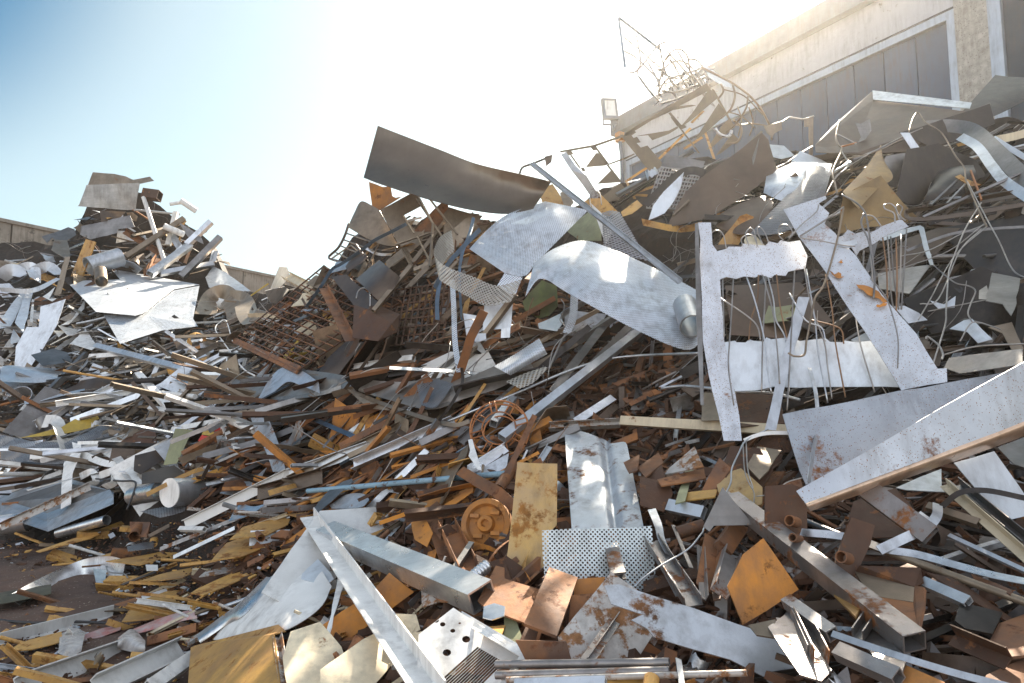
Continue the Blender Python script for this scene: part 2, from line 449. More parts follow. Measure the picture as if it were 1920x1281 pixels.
def crom(pts, n):
    """smooth path through points"""
    pts = [V(p) for p in pts]
    if len(pts) == 2: pts = [pts[0], (pts[0] + pts[1]) / 2, pts[1]]
    P = [pts[0] * 2 - pts[1]] + pts + [pts[-1] * 2 - pts[-2]]
    out = []
    for i in range(1, len(P) - 2):
        for k in range(n):
            t = k / n
            a, b, c, d = P[i - 1], P[i], P[i + 1], P[i + 2]
            out.append(0.5 * ((2 * b) + (c - a) * t + (2 * a - 5 * b + 4 * c - d) * t * t + (3 * b - a - 3 * c + d) * t ** 3))
    out.append(pts[-1])
    return out
def tubepath(mb, path, rad, sides=6, caps=True):
    rings = []
    up = V((0.13, -0.7, 0.7))
    for i, p in enumerate(path):
        a = (path[min(i + 1, len(path) - 1)] - path[max(i - 1, 0)])
        if a.length < 1e-6: a = V((0, 0, 1))
        a.normalize()
        s = a.cross(up)
        if s.length < 0.1: s = a.cross(V((1, 0, 0)))
        s.normalize(); t = s.cross(a); up = t
        rr = rad[i] if isinstance(rad, (list, tuple)) else rad
        rings.append([p + (s * math.cos(q * 2 * math.pi / sides) + t * math.sin(q * 2 * math.pi / sides)) * rr for q in range(sides)])
    vs = [v for r_ in rings for v in r_]
    fs = []
    for i in range(len(rings) - 1):
        for q in range(sides):
            a, b = i * sides + q, i * sides + (q + 1) % sides
            fs.append((a, b, b + sides, a + sides))
    if caps:
        fs.append(tuple(range(sides))[::-1]); fs.append(tuple((len(rings) - 1) * sides + q for q in range(sides)))
    mb.add(vs, fs)
def W(name, label, cat, m, pts, rad=0.006, n=6, group=None, parent=None, sides=6, absY=None):
    """wire or rod through (px, py, metres in front of the heap)"""
    mb = MB()
    rad *= 0.85
    tubepath(mb, crom([hp(p[0], p[1], p[2] if len(p) > 2 else 0.25) if absY is None else at(p[0], p[1], absY(p[0], p[1])) for p in pts], n), rad, sides)
    o = mb.done(name, m, parent, True)
    if not parent: tag(o, label, cat, group)
    return o
def ribbon_geo(path, wid, tw, th):
    vs, uv, fs = [], [], []
    L = 0
    for i, p in enumerate(path):
        a = path[min(i + 1, len(path) - 1)] - path[max(i - 1, 0)]
        if a.length < 1e-6: a = V((1, 0, 0))
        a.normalize()
        v = (EYE - p).normalized()
        s = a.cross(v)
        if s.length < 0.05: s = a.cross(V((0, 0, 1)))
        s.normalize(); t = s.cross(a)
        an = tw(i / max(1, len(path) - 1))
        d = s * math.cos(an) + t * math.sin(an)
        if i: L += (p - path[i - 1]).length
        for q in (-1, -0.33, 0.33, 1):
            vs.append(p + d * wid * 0.5 * q); uv.append((L, q * wid * 0.5))
    for i in range(len(path) - 1):
        for q in range(3):
            a = i * 4 + q
            fs.append((a, a + 4, a + 5, a + 1))
    return solid(vs, fs, th, uv)
def RB(name, label, cat, m, pts, wpx, tw=(0.0, 0.0), n=6, th=0.003, group=None, parent=None):
    """flat ribbon of sheet metal along a path, twisted from tw[0] to tw[1] (radians)"""
    P = [hp(p[0], p[1], p[2] if len(p) > 2 else 0.22) for p in pts]
    path = crom(P, n)
    wm = wpx * P[len(P) // 2].y / FPX
    vs, fs, uv = ribbon_geo(path, wm, lambda t: tw[0] + (tw[1] - tw[0]) * t, th)
    o = link(name, vs, fs, m, uv, True, parent)
    if not parent: tag(o, label, cat, group)
    return o
def prof(kind, w, h, th):
    """closed profile loops (outer, inner or None)"""
    a, b = w / 2, h / 2
    if kind == 'tube':
        return [(-a, -b), (a, -b), (a, b), (-a, b)], [(-a + th, -b + th), (a - th, -b + th), (a - th, b - th), (-a + th, b - th)]
    if kind == 'flat':
        return [(-a, -th / 2), (a, -th / 2), (a, th / 2), (-a, th / 2)], None
    if kind == 'block':
        return [(-a, -b), (a, -b), (a, b), (-a, b)], None
    if kind == 'angle':
        return [(-a, -b), (a, -b), (a, -b + th), (-a + th, -b + th), (-a + th, b), (-a, b)], None
    if kind == 'chan':
        return [(-a, -b), (a, -b), (a, b), (a - th, b), (a - th, -b + th), (-a + th, -b + th), (-a + th, b), (-a, b)], None
    if kind == 'beam':
        return [(-a, -b), (a, -b), (a, -b + th), (th / 2, -b + th), (th / 2, b - th), (a, b - th), (a, b), (-a, b), (-a, b - th), (-th / 2, b - th), (-th / 2, -b + th), (-a, -b + th)], None
    if kind == 'tee':
        return [(-a, -b), (a, -b), (a, -b + th), (th / 2, -b + th), (th / 2, b), (-th / 2, b), (-th / 2, -b + th), (-a, -b + th)], None
    if kind in ('pipe', 'rod'):
        k = 16
        o = [(a * math.cos(i * 2 * math.pi / k), a * math.sin(i * 2 * math.pi / k)) for i in range(k)]
        return o, ([(x * (a - th) / a, y * (a - th) / a) for x, y in o] if kind == 'pipe' else None)
def bar_geo(mb, P0, P1, kind, w, h, th, roll, seg=1, sag=0.0, ref=None):
    ax = (P1 - P0)
    Ln = ax.length
    ax.normalize()
    v = ref if ref is not None else (EYE - (P0 + P1) / 2).normalized()
    s = ax.cross(v)
    if s.length < 0.05: s = ax.cross(V((0, 0, 1)))
    s.normalize(); t = s.cross(ax) * -1
    if t.dot(v) < 0: t = -t
    c, si = math.cos(roll), math.sin(roll)
    s, t = s * c + t * si, t * c - s * si
    outer, inner = prof(kind, w, h, th)
    loops = [outer] + ([inner] if inner else [])
    pts = [P0 + ax * Ln * i / seg + t * sag * math.sin(math.pi * i / seg) for i in range(seg + 1)]
    # each side a separate strip so that edges stay crisp; round profiles share
    rnd = kind in ('pipe', 'rod')
    for li, lp in enumerate(loops):
        k = len(lp)
        if rnd:
            vs = [p + s * x + t * y for p in pts for x, y in lp]
            fs = []
            for i in range(seg):
                for q in range(k):
                    a, b = i * k + q, i * k + (q + 1) % k
                    fs.append((a, b, b + k, a + k) if li == 0 else (a, a + k, b + k, b))
            mb.add(vs, fs)
        else:
            for q in range(k):
                (x0, y0), (x1, y1) = lp[q], lp[(q + 1) % k]
                vs = [p + s * x + t * y for p in pts for x, y in ((x0, y0), (x1, y1))]
                fs = [(i * 2, i * 2 + 1, i * 2 + 3, i * 2 + 2) for i in range(seg)]
                if li: fs = [f[::-1] for f in fs]
                mb.add(vs, fs)
    for e, p in ((0, pts[0]), (1, pts[-1])):
        if inner:
            k = len(outer)
            vs = [p + s * x + t * y for x, y in outer] + [p + s * x + t * y for x, y in inner]
            mb.add(vs, [((q, (q + 1) % k, k + (q + 1) % k, k + q) if e else (q, k + q, k + (q + 1) % k, (q + 1) % k)) for q in range(k)])
        else:
            vs = [p + s * x + t * y for x, y in outer]
            mb.add(vs, [tuple(range(len(vs)))])
def B(name, label, cat, m, p0, p1, wpx, kind='tube', hr=1.0, roll=0.5, th=0.004, seg=4, sag=0.0, group=None, parent=None, off=0.2):
    """bar between two traced points (px, py[, metres in front of the heap])"""
    P0 = hp(p0[0], p0[1], p0[2] if len(p0) > 2 else off)
    P1 = hp(p1[0], p1[1], p1[2] if len(p1) > 2 else off)
    wm = wpx * (P0.y + P1.y) / 2 / FPX
    mb = MB()
    bar_geo(mb, P0, P1, kind, wm, wm * hr, max(th, wm * .06) if kind in ('tube', 'pipe') else (th if kind != 'flat' else min(th, .005)), roll, seg, sag)
    o = mb.done(name, m, parent, kind in ('pipe', 'rod'))
    if kind in ('pipe', 'rod'): o.data.set_sharp_from_angle(angle=R(40))
    if not parent: tag(o, label, cat, group)
    return o
def F(name, label, cat, m, verts, faces, off=0.2, th=0.004, group=None, parent=None, smooth=False, Y=None):
    """folded sheet: traced corners (px, py, extra metres in front), faces between them"""
    P = [hp(x, y, off + d) if Y is None else at(x, y, Y - d) for x, y, d in verts]
    fs = []
    for f in faces:
        a = V((0, 0, 0))
        for i in range(1, len(f) - 1): a += (P[f[i]] - P[f[0]]).cross(P[f[i + 1]] - P[f[0]])
        fs.append(tuple(f) if a.dot(EYE - P[f[0]]) > 0 else tuple(reversed(f)))
    uv = [(p.x, p.z + p.y * .7) for p in P]
    vs, fs, uv = solid(P, fs, th, uv)
    o = link(name, vs, fs, m, uv, smooth, parent)
    if not parent: tag(o, label, cat, group)
    return o
def PT(name, label, cat, m, A, Bl, nu=28, nv=10, bulge=0.0, wave=0.0, th=0.004, group=None, parent=None, off=0.2, shape=None):
    """curved sheet ruled between two traced edges A and B (px, py[, Y distance or None])"""
    def pl(L_):
        out = []
        for p in L_:
            out.append(at(p[0], p[1], p[2]) if len(p) > 2 else hp(p[0], p[1], off))
        return out
    def resample(P, n):
        C = crom(P, 10)
        d = [0]
        for a, b in zip(C, C[1:]): d.append(d[-1] + (b - a).length)
        out = []
        j = 0
        for i in range(n + 1):
            s = d[-1] * i / n
            while j < len(d) - 2 and d[j + 1] < s: j += 1
            t = (s - d[j]) / max(1e-9, d[j + 1] - d[j])
            out.append(C[j].lerp(C[j + 1], t))
        return out, d[-1]
    a, la = resample(pl(A), nu)
    b, lb = resample(pl(Bl), nu)
    r = random.Random(str(A)); g = warpf(r)
    vs, uv, fs = [], [], []
    for i in range(nu + 1):
        for j in range(nv + 1):
            t = j / nv
            p = a[i].lerp(b[i], t)
            v = (EYE - p).normalized()
            k = bulge * math.sin(math.pi * t) + (wave * g(la * i / nu * 1.6, t * (a[i] - b[i]).length * 1.6) if wave else 0)
            if shape: k += shape(i / nu, t)
            vs.append(p + v * k)
            uv.append((la * i / nu, t * (a[i] - b[i]).length))
    for i in range(nu):
        for j in range(nv):
            q = i * (nv + 1) + j
            fs.append((q, q + nv + 1, q + nv + 2, q + 1))
    c = fs[len(fs) // 2]
    if (vs[c[1]] - vs[c[0]]).cross(vs[c[2]] - vs[c[0]]).dot(EYE - vs[c[0]]) < 0:
        fs = [f[::-1] for f in fs]
    vs, fs, uv = solid(vs, fs, th, uv)
    o = link(name, vs, fs, m, uv, True, parent)
    if not parent: tag(o, label, cat, group)
    return o

# ------------------------------------------------------------------ ground and heap core
def grid_mesh(name, x0, x1, y0, y1, n, hf, m):
    vs, fs = [], []
    for i in range(n + 1):
        for j in range(n + 1):
            # finer near the camera
            x = x0 + (x1 - x0) * i / n; y = y0 + (y1 - y0) * j / n
            vs.append(V((x, y, hf(x, y))))
    for i in range(n):
        for j in range(n):
            q = i * (n + 1) + j
            fs.append((q, q + n + 1, q + n + 2, q + 1))
    return link(name, vs, fs, m, None, True, None, V((0, 0, 0)))
g = grid_mesh("ground", -400, 400, -100, 1500, 8, lambda x, y: -0.012, "dirt"); tag(g, kind="structure")
def ygh(x, y):
    h = 0.08 * (noise.noise(V((x * 1.1, y * 1.1, 3))) + 0.5 * noise.noise(V((x * 3.1, y * 3.1, 9))))
    e = min(1, max(0, (11 - abs(y - 8)) / 4)) * min(1, max(0, (9 - abs(x + 3)) / 4))
    return max(-0.008, (h + 0.012) * e)
g = grid_mesh("yard", -16, 10, -4, 20, 150, ygh, "dirt"); tag(g, kind="structure")

xs = list(range(-240, 2200, 18))
rows = 60
vs, fs = [], []
for px in xs:
    top = skyl(px) + 14
    col = []
    for j in range(rows + 1):
        py = 1420 + (top - 1420) * (j / rows) ** 0.9
        p = at(px, py, D(px, py) + 0.10 + 0.045 * D(px, py))
        nz = noise.noise(p * 2.2) * 0.10 + noise.noise(p * 6.0) * 0.05 + noise.noise(p * 15.0) * 0.025
        col.append(p + V((0, -1, 0.8)) * nz)
    e = col[-1]
    col += [e + V((0, 0.5, -0.1)), e + V((0, 1.5, -0.9)), V((e.x * 1.1, e.y + 4.0, -0.05))]
    vs += [V((p.x, p.y, max(p.z, -0.06))) for p in col]
k = rows + 4
for i in range(len(xs) - 1):
    for j in range(k - 1):
        q = i * k + j
        fs.append((q, q + k, q + k + 1, q + 1))
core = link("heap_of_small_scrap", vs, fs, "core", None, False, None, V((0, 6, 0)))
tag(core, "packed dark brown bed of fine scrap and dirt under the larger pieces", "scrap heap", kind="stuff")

# ------------------------------------------------------------------ building on the right
K = 1.15                                       # size of the hall
HE = 7.5 * K + CAMZ
c0 = at(1162, 216, 17.0 * K)
dirw = V((0.61, -1.0, 0)).normalized()      # along the facade, towards the camera
nrm = V((-1.0, -0.61, 0)).normalized()      # out of the facade
org = V((c0.x, c0.y, 0))
def wl(s, o, z): return org + dirw * s + nrm * o + V((0, 0, z))
MW = Matrix((dirw, -nrm, V((0, 0, 1)))).transposed()
def wbox(mb, s0, s1, o0, o1, z0, z1):
    c = wl((s0 + s1) / 2, (o0 + o1) / 2, (z0 + z1) / 2)
    mb.box(c, abs(s1 - s0), abs(o1 - o0), abs(z1 - z0), MW)
bld = root("warehouse", org, "pale plastered warehouse with grey blue panel cladding behind the heap", "building")
def bpart(name, m, boxes):
    mb = MB()
    for b in boxes: wbox(mb, *b)
    return mb.done(name, m, bld)
def s_at(px, py):                            # facade coordinate seen at a pixel
    r = ray(px, py)
    k = r.x / r.y
    return (k * org.y - org.x) / (dirw.x - k * dirw.y)
def z_at(px, py):
    s = s_at(px, py); p = org + dirw * s; r = ray(px, py)
    return CAMZ + r.z * p.y / r.y
sp0, sp1 = s_at(1794, 90), s_at(1855, 60)
zc = z_at(1440, 181)                         # top of the panels
zg = HE - 0.42 * K
c1s = s_at(1180, 300)
bpart("wall", "plaster", [(0.0, sp0, -0.40, 0.0, zc + .02, zg), (0.0, c1s - .1, -0.40, 0.0, 0, zc + .02)])
bpart("pillar", "pebbledash", [(sp0, sp1, -0.45, 0.025, 0, zg)])
bpart("back_wall", "cladding_dark", [(0.02, 28, -12, -0.47, 0, HE - 0.5)])
bpart("roof_edge", "gutter", [(-0.2, 31, -12, 0.2, zg + .005, HE)])
fr = bpart("panel_frame", "trim", [(c1s - .1, sp0, -0.15, 0.03, zc - .14, zc + .018), (sp0 - 0.13, sp0, -0.15, 0.03, 0, zc - .14), (c1s - .1, c1s + .03, -0.15, 0.03, 0, zc - .14), (sp1, sp1 + 0.20, -0.15, 0.03, 0, zg)])
bpart("frame_gasket", "black", [(c1s - .1, sp0, -0.05, 0.045, zc + .02, zc + .05)])
x = c1s + .04
pw = 0.62
while x < sp0 - 0.16:
    x1 = min(x + pw, sp0 - 0.135)
    bpart("cladding_panel", "cladding", [(x, x1 - 0.022, -0.16, -0.06, 0, zc - .145)])
    x += pw
x = sp1 + 0.205
for i in range(9):
    bpart("cladding_panel", "cladding_dark", [(x, x + 0.84, -0.16, -0.06, 0, zg - .02)])
    x += 0.865
bpart("cladding_joint", "black", [(c1s + .03, sp0 - 0.13, -0.25, -0.165, 0, zc - .15), (sp1 + 0.20, sp1 + 8, -0.25, -0.165, 0, zg - .02)])
ds = s_at(1172, 300)
mb = MB(); tubepath(mb, [wl(ds, 0.12, 0), wl(ds, 0.12, HE - 1.2), wl(ds, 0.18, HE - 0.8), wl(ds, 0.16, zg)], 0.06, 10)
mb.done("downpipe", "gutter", bld, True)
mb = MB(); mb.box(wl(ds, 0.18, HE - 0.66), 0.2, 0.2, 0.28, MW); mb.done("gutter_outlet", "rust_orange", bld)
# floodlight on the corner
fl = at(1143, 205, 16.75 * K)
rt = root("floodlight", fl, "grey floodlight with a pale glass front on the corner of the warehouse", "floodlight")
Mf = Matrix.Rotation(R(16), 3, 'Z') @ Matrix.Rotation(R(-6), 3, 'Y')
hw, hh = 0.40 * K, 0.54 * K
mb = MB()
for (cx, cz, sx, sz) in ((-hw / 2 + .03, 0, .06, hh), (hw / 2 - .03, 0, .06, hh), (0, hh / 2 - .03, hw - .12, .06), (0, -hh / 2 + .045, hw - .12, .09)):
    mb.box(fl + Mf @ V((cx, 0, cz)), sx, .14, sz, Mf)
mb.box(fl + Mf @ V((0, .10, 0)), hw * .8, .10, hh * .8, Mf)
mb.done("housing", "gutter", rt)
mb = MB(); mb.box(fl + Mf @ V((0, -.03, .02)), hw - .115, .03, hh - .16, Mf); mb.done("lens", "lamp_glass", rt)
mb = MB()
for c, d in (((.05, .10, -.36), (.40, .05, .03)), ((.12, .16, -.42), (.06, .22, .14)), ((-.16, .04, -.3), (.03, .05, .2)), ((.24, .04, -.3), (.03, .05, .2))):
    mb.box(fl + V(c) * K, d[0] * K, d[1] * K, d[2] * K)
mb.done("bracket", "gutter", rt)

# ------------------------------------------------------------------ concrete yard wall on the left, far side
a, b_ = at(-330, 368, 16.2), at(700, 566, 33.0)
rt = root("concrete_wall", (a.x, a.y, 0), "weathered grey concrete yard wall behind the left heap", "wall")
dw = V((b_.x - a.x, b_.y - a.y, 0)); Lw = dw.length; dw.normalize(); nw = V((dw.y, -dw.x, 0))
MC = Matrix((dw, nw, V((0, 0, 1)))).transposed()
htop = at(0, 434, 20.4).z
x = 0
while x < Lw:
    mb = MB(); mb.box(V((a.x, a.y, 0)) + dw * (x + 0.98) + V((0, 0, htop / 2)), 1.95, 0.18, htop, MC); mb.done("wall_panel", "concrete", rt)
    x += 2.0
mb = MB(); mb.box(V((a.x, a.y, 0)) + dw * (Lw / 2) + V((0, 0, htop + .05)), Lw, 0.30, 0.10, MC); mb.done("coping", "concrete", rt)

# ------------------------------------------------------------------ LEFT HEAP, traced pieces
S("metal_sheet","grey flat box lid on the very top of the left heap","sheet","steel",[(162,347),(263,343),(254,392),(240,394),(147,387),(150,383)],.35,(-.1,-1,-.12))
S("metal_sheet","tan sheet leaning behind the grey lid on top of the left heap","sheet","steel_tan",[(174,323),(214,326),(236,331),(262,343),(164,349)],.2,(0,-1,.3))
S("metal_sheet","narrow pointed tan offcut right of the grey lid on the left heap","sheet","steel_tan",[(238,340),(281,331),(289,339),(262,345)],.3,(0,-.8,.5))
B("square_tube","short dark open tube end at the right of the left heap's top","tube","rust_dark",(270,364),(300,368),18,'tube',1,.4,off=.3)
S("metal_sheet","dull grey stepped sheet under the lid of the left heap","sheet","steel",[(152,425),(244,404),(253,426),(222,430),(220,437),(191,443),(169,449),(150,440)],.42,(-.1,-1,.3))
S("metal_sheet","small grey bracket plate below the lid of the left heap","sheet","dark_brown",[(187,395),(236,397),(222,412),(190,416)],.3)
B("white_pipe","long white pipe leaning against the top of the left heap","pipe","white",(269,370,.4),(308,490,.5),8,'rod')
B("white_pipe","short white pipe with a dark open end high on the left heap","pipe","white",(318,383,.5),(345,379,.4),7,'pipe')
B("white_pipe","white pipe stub with a wide collar at the right tip of the left heap","pipe","white",(338,376,.55),(368,396,.3),11,'pipe')
B("white_pipe","white pipe stub with a dark mouth in the middle of the left heap's right flank","pipe","white",(307,424,.6),(345,440,.3),12,'pipe')
B("steel_bar","pale beam sticking out lowest on the right flank of the left heap","beam","galv",(281,514,.5),(356,461,.3),13,'tube',.8,.5)
B("steel_bar","pale bar pointing up right with its end free above the flank","beam","galv",(322,486,.4),(396,416,.2),10,'tube',1,.6)
B("steel_bar","grey round-edged bar lowest of those sticking out to the right","beam","steel",(340,519,.45),(413,445,.3),11,'tube',1,.4)
B("steel_bar","grey bar crossing behind the white pipe on the left heap","beam","steel_tan",(236,482,.3),(345,410,.2),9,'tube',1,.4)
B("steel_bar","rust brown bar crossing the left heap's flank downwards","beam","rust",(232,432,.45),(298,474,.4),9,'angle',1,.5)
B("steel_bar","thin light bar standing at the right edge of the left heap","beam","white",(315,460,.4),(330,398,.2),8,'tube',1,.5)
B("steel_bar","light bar leaning left among the bars of the left heap","beam","galv",(322,440,.4),(340,470,.4),9,'angle')
B("steel_bar","rusty short beam in the gap of the left heap's flank","beam","rust",(276,513,.35),(300,480,.3),12,'angle')
B("steel_bar","brown short channel upright on the left heap's flank","beam","rust",(342,492,.3),(352,464,.3),11,'chan')
B("steel_bar","long grey beam lying flat at the foot of the bars on the left heap","beam","galv",(300,513,.4),(400,495,.2),9,'tube')
B("steel_bar","light upright post at the far right of the left heap","beam","galv",(396,500,.2),(404,468,.1),8,'angle')
S("metal_sheet","grey pointed plate on the right flank of the left heap","sheet","steel",[(334,416),(360,432),(378,446),(382,458),(352,444)],.3)
S("wood_board","tan flaking board standing upright in the left heap","board","ochre",[(162,449),(180,454),(153,524),(132,522)],.6,(-.3,-1,.2),warp=.002,th=.03)
S("metal_sheet","grey bent fin left of the tan board","sheet","steel_tan",[(108,437),(126,449),(132,480),(117,481),(96,468)],.45)
S("metal_sheet","grey cut-out plate with notched top edge at the left heap","sheet","steel",[(78,444),(108,434),(128,426),(140,430),(143,440),(126,450),(108,452),(98,446),(88,456)],.4)
S("metal_sheet","tan strip standing under the grey fin at the left heap","sheet","steel_tan",[(122,482),(132,482),(112,554),(100,553)],.6,(-.4,-1,.3))
B("duct_pipe","wide shiny galvanised duct in the middle of the left heap","pipe","galv",(165,500,.55),(226,482,.65),36,'pipe',th=.006)
B("duct_pipe","small flared dull funnel in front of the galvanised duct","pipe","steel_tan",(188,508,.75),(190,528,.75),22,'pipe',th=.006)
# big white bent sheet
F("bent_perforated_sheet","large white bent sheet with perforated lower flap across the left heap","sheet","white_blue",
 [(124,527,-.5),(207,525,-.35),(253,592,.75),(180,585,.6),(225,524,-.5),(268,588,.7),(209,505,-1.0),(281,517,-.8),(374,534,-.3),(326,543,-.1)],
 [(0,1,2,3),(1,4,5,2),(6,7,8,9,5,4)],.55)
F("bent_perforated_sheet","perforated lower flap hanging from the white bent sheet","sheet","perf_fine",
 [(194,590,.35),(255,593,.5),(268,590,.5),(362,598,.35),(371,612,.3),(303,620,.45),(225,645,.6),(374,536,.25),(326,545,.3)],[(0,1,6),(1,2,5,6),(2,3,4,5),(2,8,7,3)],.5)
for i,(a,b,c,wd) in enumerate([((0,521),(22,507),(48,515),26),((38,506),(60,504),(66,525),24),((62,510),(90,500),(112,515),20),((0,543),(60,545),(110,522),9)]):
    RB("sheet_curl",["pale blue-grey curled offcut at the left edge of the left heap","small pale blue-grey curl second from the left edge","broad pale blue-grey curl beside the tan strip","long thin pale blue curled strip beneath the curls"][i],"offcut","white_blue",[(*a,.5),(*b,.75),(*c,.5)],wd,(-.5,.9))
S("metal_sheet","rusty plate under a yellow strip at the left edge","sheet","rust",[(0,500),(52,498),(60,508),(0,516)],.4)
RB("metal_strip","thin yellow strip beside the blue-grey curls","strip","yellow",[(20,497,.5),(60,498,.5),(84,504,.5)],6,(.4,.4))
for i,(p,l) in enumerate([([(0,600),(40,548),(54,547),(20,612),(0,618)],"long white strip slanting at the left edge below the curls"),
  ([(28,605),(48,550),(62,548),(44,622)],"second slanting pale blue strip from the left edge"),
  ([(57,588),(60,560),(64,562),(62,606),(55,604)],"narrow white sliver beside the pale blue strip"),
  ([(80,556),(104,538),(92,560),(106,560),(98,566)],"white curled offcut under the tan strip"),
  ([(19,637),(24,618),(42,642),(20,645)],"small white triangle below the slanting white strips"),
  ([(134,600),(160,560),(158,578),(128,610),(112,612)],"white tapering sheet left of the big bent sheet"),
  ([(130,645),(160,616),(183,648),(172,656),(136,645)],"white kite-shaped sheet below the big bent sheet"),
  ([(100,622),(124,622),(110,634)],"small bright white offcut left of the white kite-shaped sheet")]):
    S("metal_sheet",l,"offcut",["white_blue","white_blue","white","white","white_blue","white","white","white"][i],p,.45,jit=.4)
S("metal_sheet","large pale blue zigzag plate standing on the left heap","sheet","white_blue",[(76,575),(123,561),(107,609),(83,650),(57,688),(27,690),(30,650),(50,613),(72,613)],.7,(-.15,-1,.5),warp=.004)
S("metal_sheet","smooth grey crumpled sheet at the foot of the left heap","sheet","galv",[(0,690),(60,686),(110,690),(148,696),(140,716),(90,722),(0,718)],.35,warp=.06)
S("metal_sheet","bright lit grey sheet on top of the crumpled one at the left edge","sheet","alu",[(0,704),(30,702),(96,712),(60,722),(4,736)],.45,(.1,-.5,.9),warp=.03)
S("metal_sheet","grey plate hanging right of the zigzag plate","sheet","steel",[(58,666),(100,654),(126,662),(136,680),(80,688)],.5)

# ------------------------------------------------------------------ LEFT MIDDLE, bars and sheets
bars=[((180,649),(363,697),11,'tube',"galv","long pale bar lying down to the right below the white bent sheet"),
((162,664),(76,751),11,'tube',"steel","dark grey tube leaning down left below the white kite sheet"),
((65,796),(214,724),11,'angle',"alu","pale angle bar pointing to the lower left corner of the left heap"),
((135,790),(290,732),11,'tube',"galv","long pale tube second below the pale angle bar"),
((214,726),(360,706),9,'chan',"galv","pale channel bar continuing the flow of bars to the right"),
((290,732),(422,664),11,'tube',"galv","pale tube rising right in the middle of the flow of bars"),
((259,702),(318,766),13,'tube',"white","white square tube end leaning across the bars"),
((281,765),(352,777),9,'tube',"white","short white bar lying nearly level left of the flag"),
((357,760),(478,808),12,'rod',"white","white round bar sloping down right above the flag"),
((297,736),(366,744),9,'rod',"white","white pipe lying level among the bars"),
((166,668),(224,664),9,'flat',"white","white flat bar just under the long pale bar"),
((315,708),(370,720),10,'chan',"alu","bright aluminium channel end in the flow of bars"),
((105,785),(165,738),8,'tube',"steel","thin grey tube parallel to the pale angle bar"),
((0,1*868),(110,880),8,'tube',"white","white bar lying level at the far left"),
((0,843),(80,829),9,'flat',"galv","pale strip on the perforated panel at the far left"),
((24,920),(118,886),9,'tube',"white","white strip over the tray at the left"),
((0,760),(60,745),5,'rod',"rust","thin rusty rod at the left edge"),
((40,772),(54,756),9,'rod',"white","small white tube end near the left edge"),
((58,648),(140,684),4,'rod',"dark","thin dark rod in front of the pale blue zigzag plate"),
((238,777),(275,736),8,'angle',"steel_tan","tan-grey angle bar under the flow of bars"),
((360,700),(420,664),7,'tube',"steel_tan","grey tan bar rising to the curled brown sheets"),
((376,638),(478,660),9,'chan',"steel_tan","brown-grey channel below the curled brown sheets"),
((300,656),(375,628),9,'chan',"steel","grey folded edge strip below the white sheet"),
((380,690),(475,640),7,'angle',"galv","pale thin bar rising right above the dished grey plate"),
((430,800),(378,900),7,'flat',"dark_brown","dark strip leaning upright right of the flag"),
((410,788),(445,845),10,'tube',"white","white bar ending in the dark hollow right of the flag"),
((321,805),(410,789),10,'flat',"white","white flat strip above the green plate"),
((254,704),(262,722),9,'block',"dark","small dark block among the bars"),
((262,760),(276,724),7,'flat',"galv","short upright pale strip near the bars"),
((330,900),(480,835),5,'flat',"steel","thin grey strip rising right above the drum"),
((270,1010),(318,985),7,'flat',"dark_brown","dark flat bar behind the rusty flange pipe"),]
for i,(a,b,wd,k,m,l) in enumerate(bars):
    B({'tube':"square_tube",'angle':"angle_bar",'chan':"channel_bar",'rod':"round_bar",'flat':"flat_bar",'block':"metal_block"}[k],l,"bar",m,a,b,wd,k,.8,.5,off=.30+.01*(i%5))
PT("metal_sheet","crumpled grey strip of sheet right of the flag","sheet","galv_rust",[(470,783),(482,815),(500,850),(512,885)],[(500,777),(515,812),(528,850),(536,884)],wave=.08,off=.42)
fl_=root("flag",hp(385,830,.4),"small red and yellow striped flag lying in the hollow of the left heap","flag")
S("red_stripe","","","red",[(371,827),(378,816),(402,820),(399,832)],.42,(-.2,-1,.3),parent=fl_,warp=.005)
S("yellow_stripe","","","yellow",[(378,815),(389,797),(399,806),(404,819)],.42,(-.2,-1,.3),parent=fl_,warp=.005)
S("red_fold","","","red",[(397,803),(408,792),(414,806),(403,810)],.42,(-.2,-1,.3),parent=fl_,warp=.005)
S("perforated_sheet","large grey perforated panel lying flat at the left","sheet","perf_dark",[(0,815),(60,828),(124,832),(202,791),(303,787),(275,821),(230,842),(157,863),(84,874),(0,860)],.3,warp=.015)
S("metal_sheet","yellow plate with a slot on the edge of the perforated panel","sheet","yellow",[(115,800),(157,774),(183,779),(193,796),(124,812),(40,820)],.42,jit=.1)
RB("metal_strip","white strip bent sharply over the perforated panel","strip","white",[(82,790,.6),(106,792,.6),(116,822,.55),(123,862,.4)],26,(.3,1.2),n=5)
F("bent_strip","white bent bracket standing in front of the perforated panel","bracket","white",[(135,829,0),(152,834,0),(153,846,.05),(136,888,.1),(133,945,.1),(114,955,.1),(116,900,.1),(120,870,.05),(138,845,0)],[(0,1,2,8),(2,3,7,8),(3,4,5,6,7)],.62)
RB("metal_strip","white twisted strip right of the white bracket","strip","white",[(150,850,.5),(195,868,.5),(226,871,.5)],13,(0,.8))
RB("metal_strip","white cut strip curling down to the tray","strip","white",[(200,846,.5),(222,862,.5),(238,890,.5),(262,905,.45)],16,(.2,.9))
RB("metal_strip","white hooked offcut below the twisted strip","strip","white",[(150,894,.5),(172,885,.6),(180,902,.5),(166,910,.4)],13,(.2,.6))
RB("metal_strip","white S-shaped offcut right of the hooked one","strip","white",[(186,892,.5),(212,885,.6),(214,905,.55),(196,914,.45)],14,(.2,.6))
RB("metal_strip","white ring-shaped offcut behind the tray","strip","white",[(212,872,.5),(240,880,.6),(262,908,.5)],12,(.1,.5))
S("metal_sheet","rusty ochre plate at the far left edge","sheet","ochre",[(0,845),(30,838),(52,852),(20,864),(0,862)],.45)
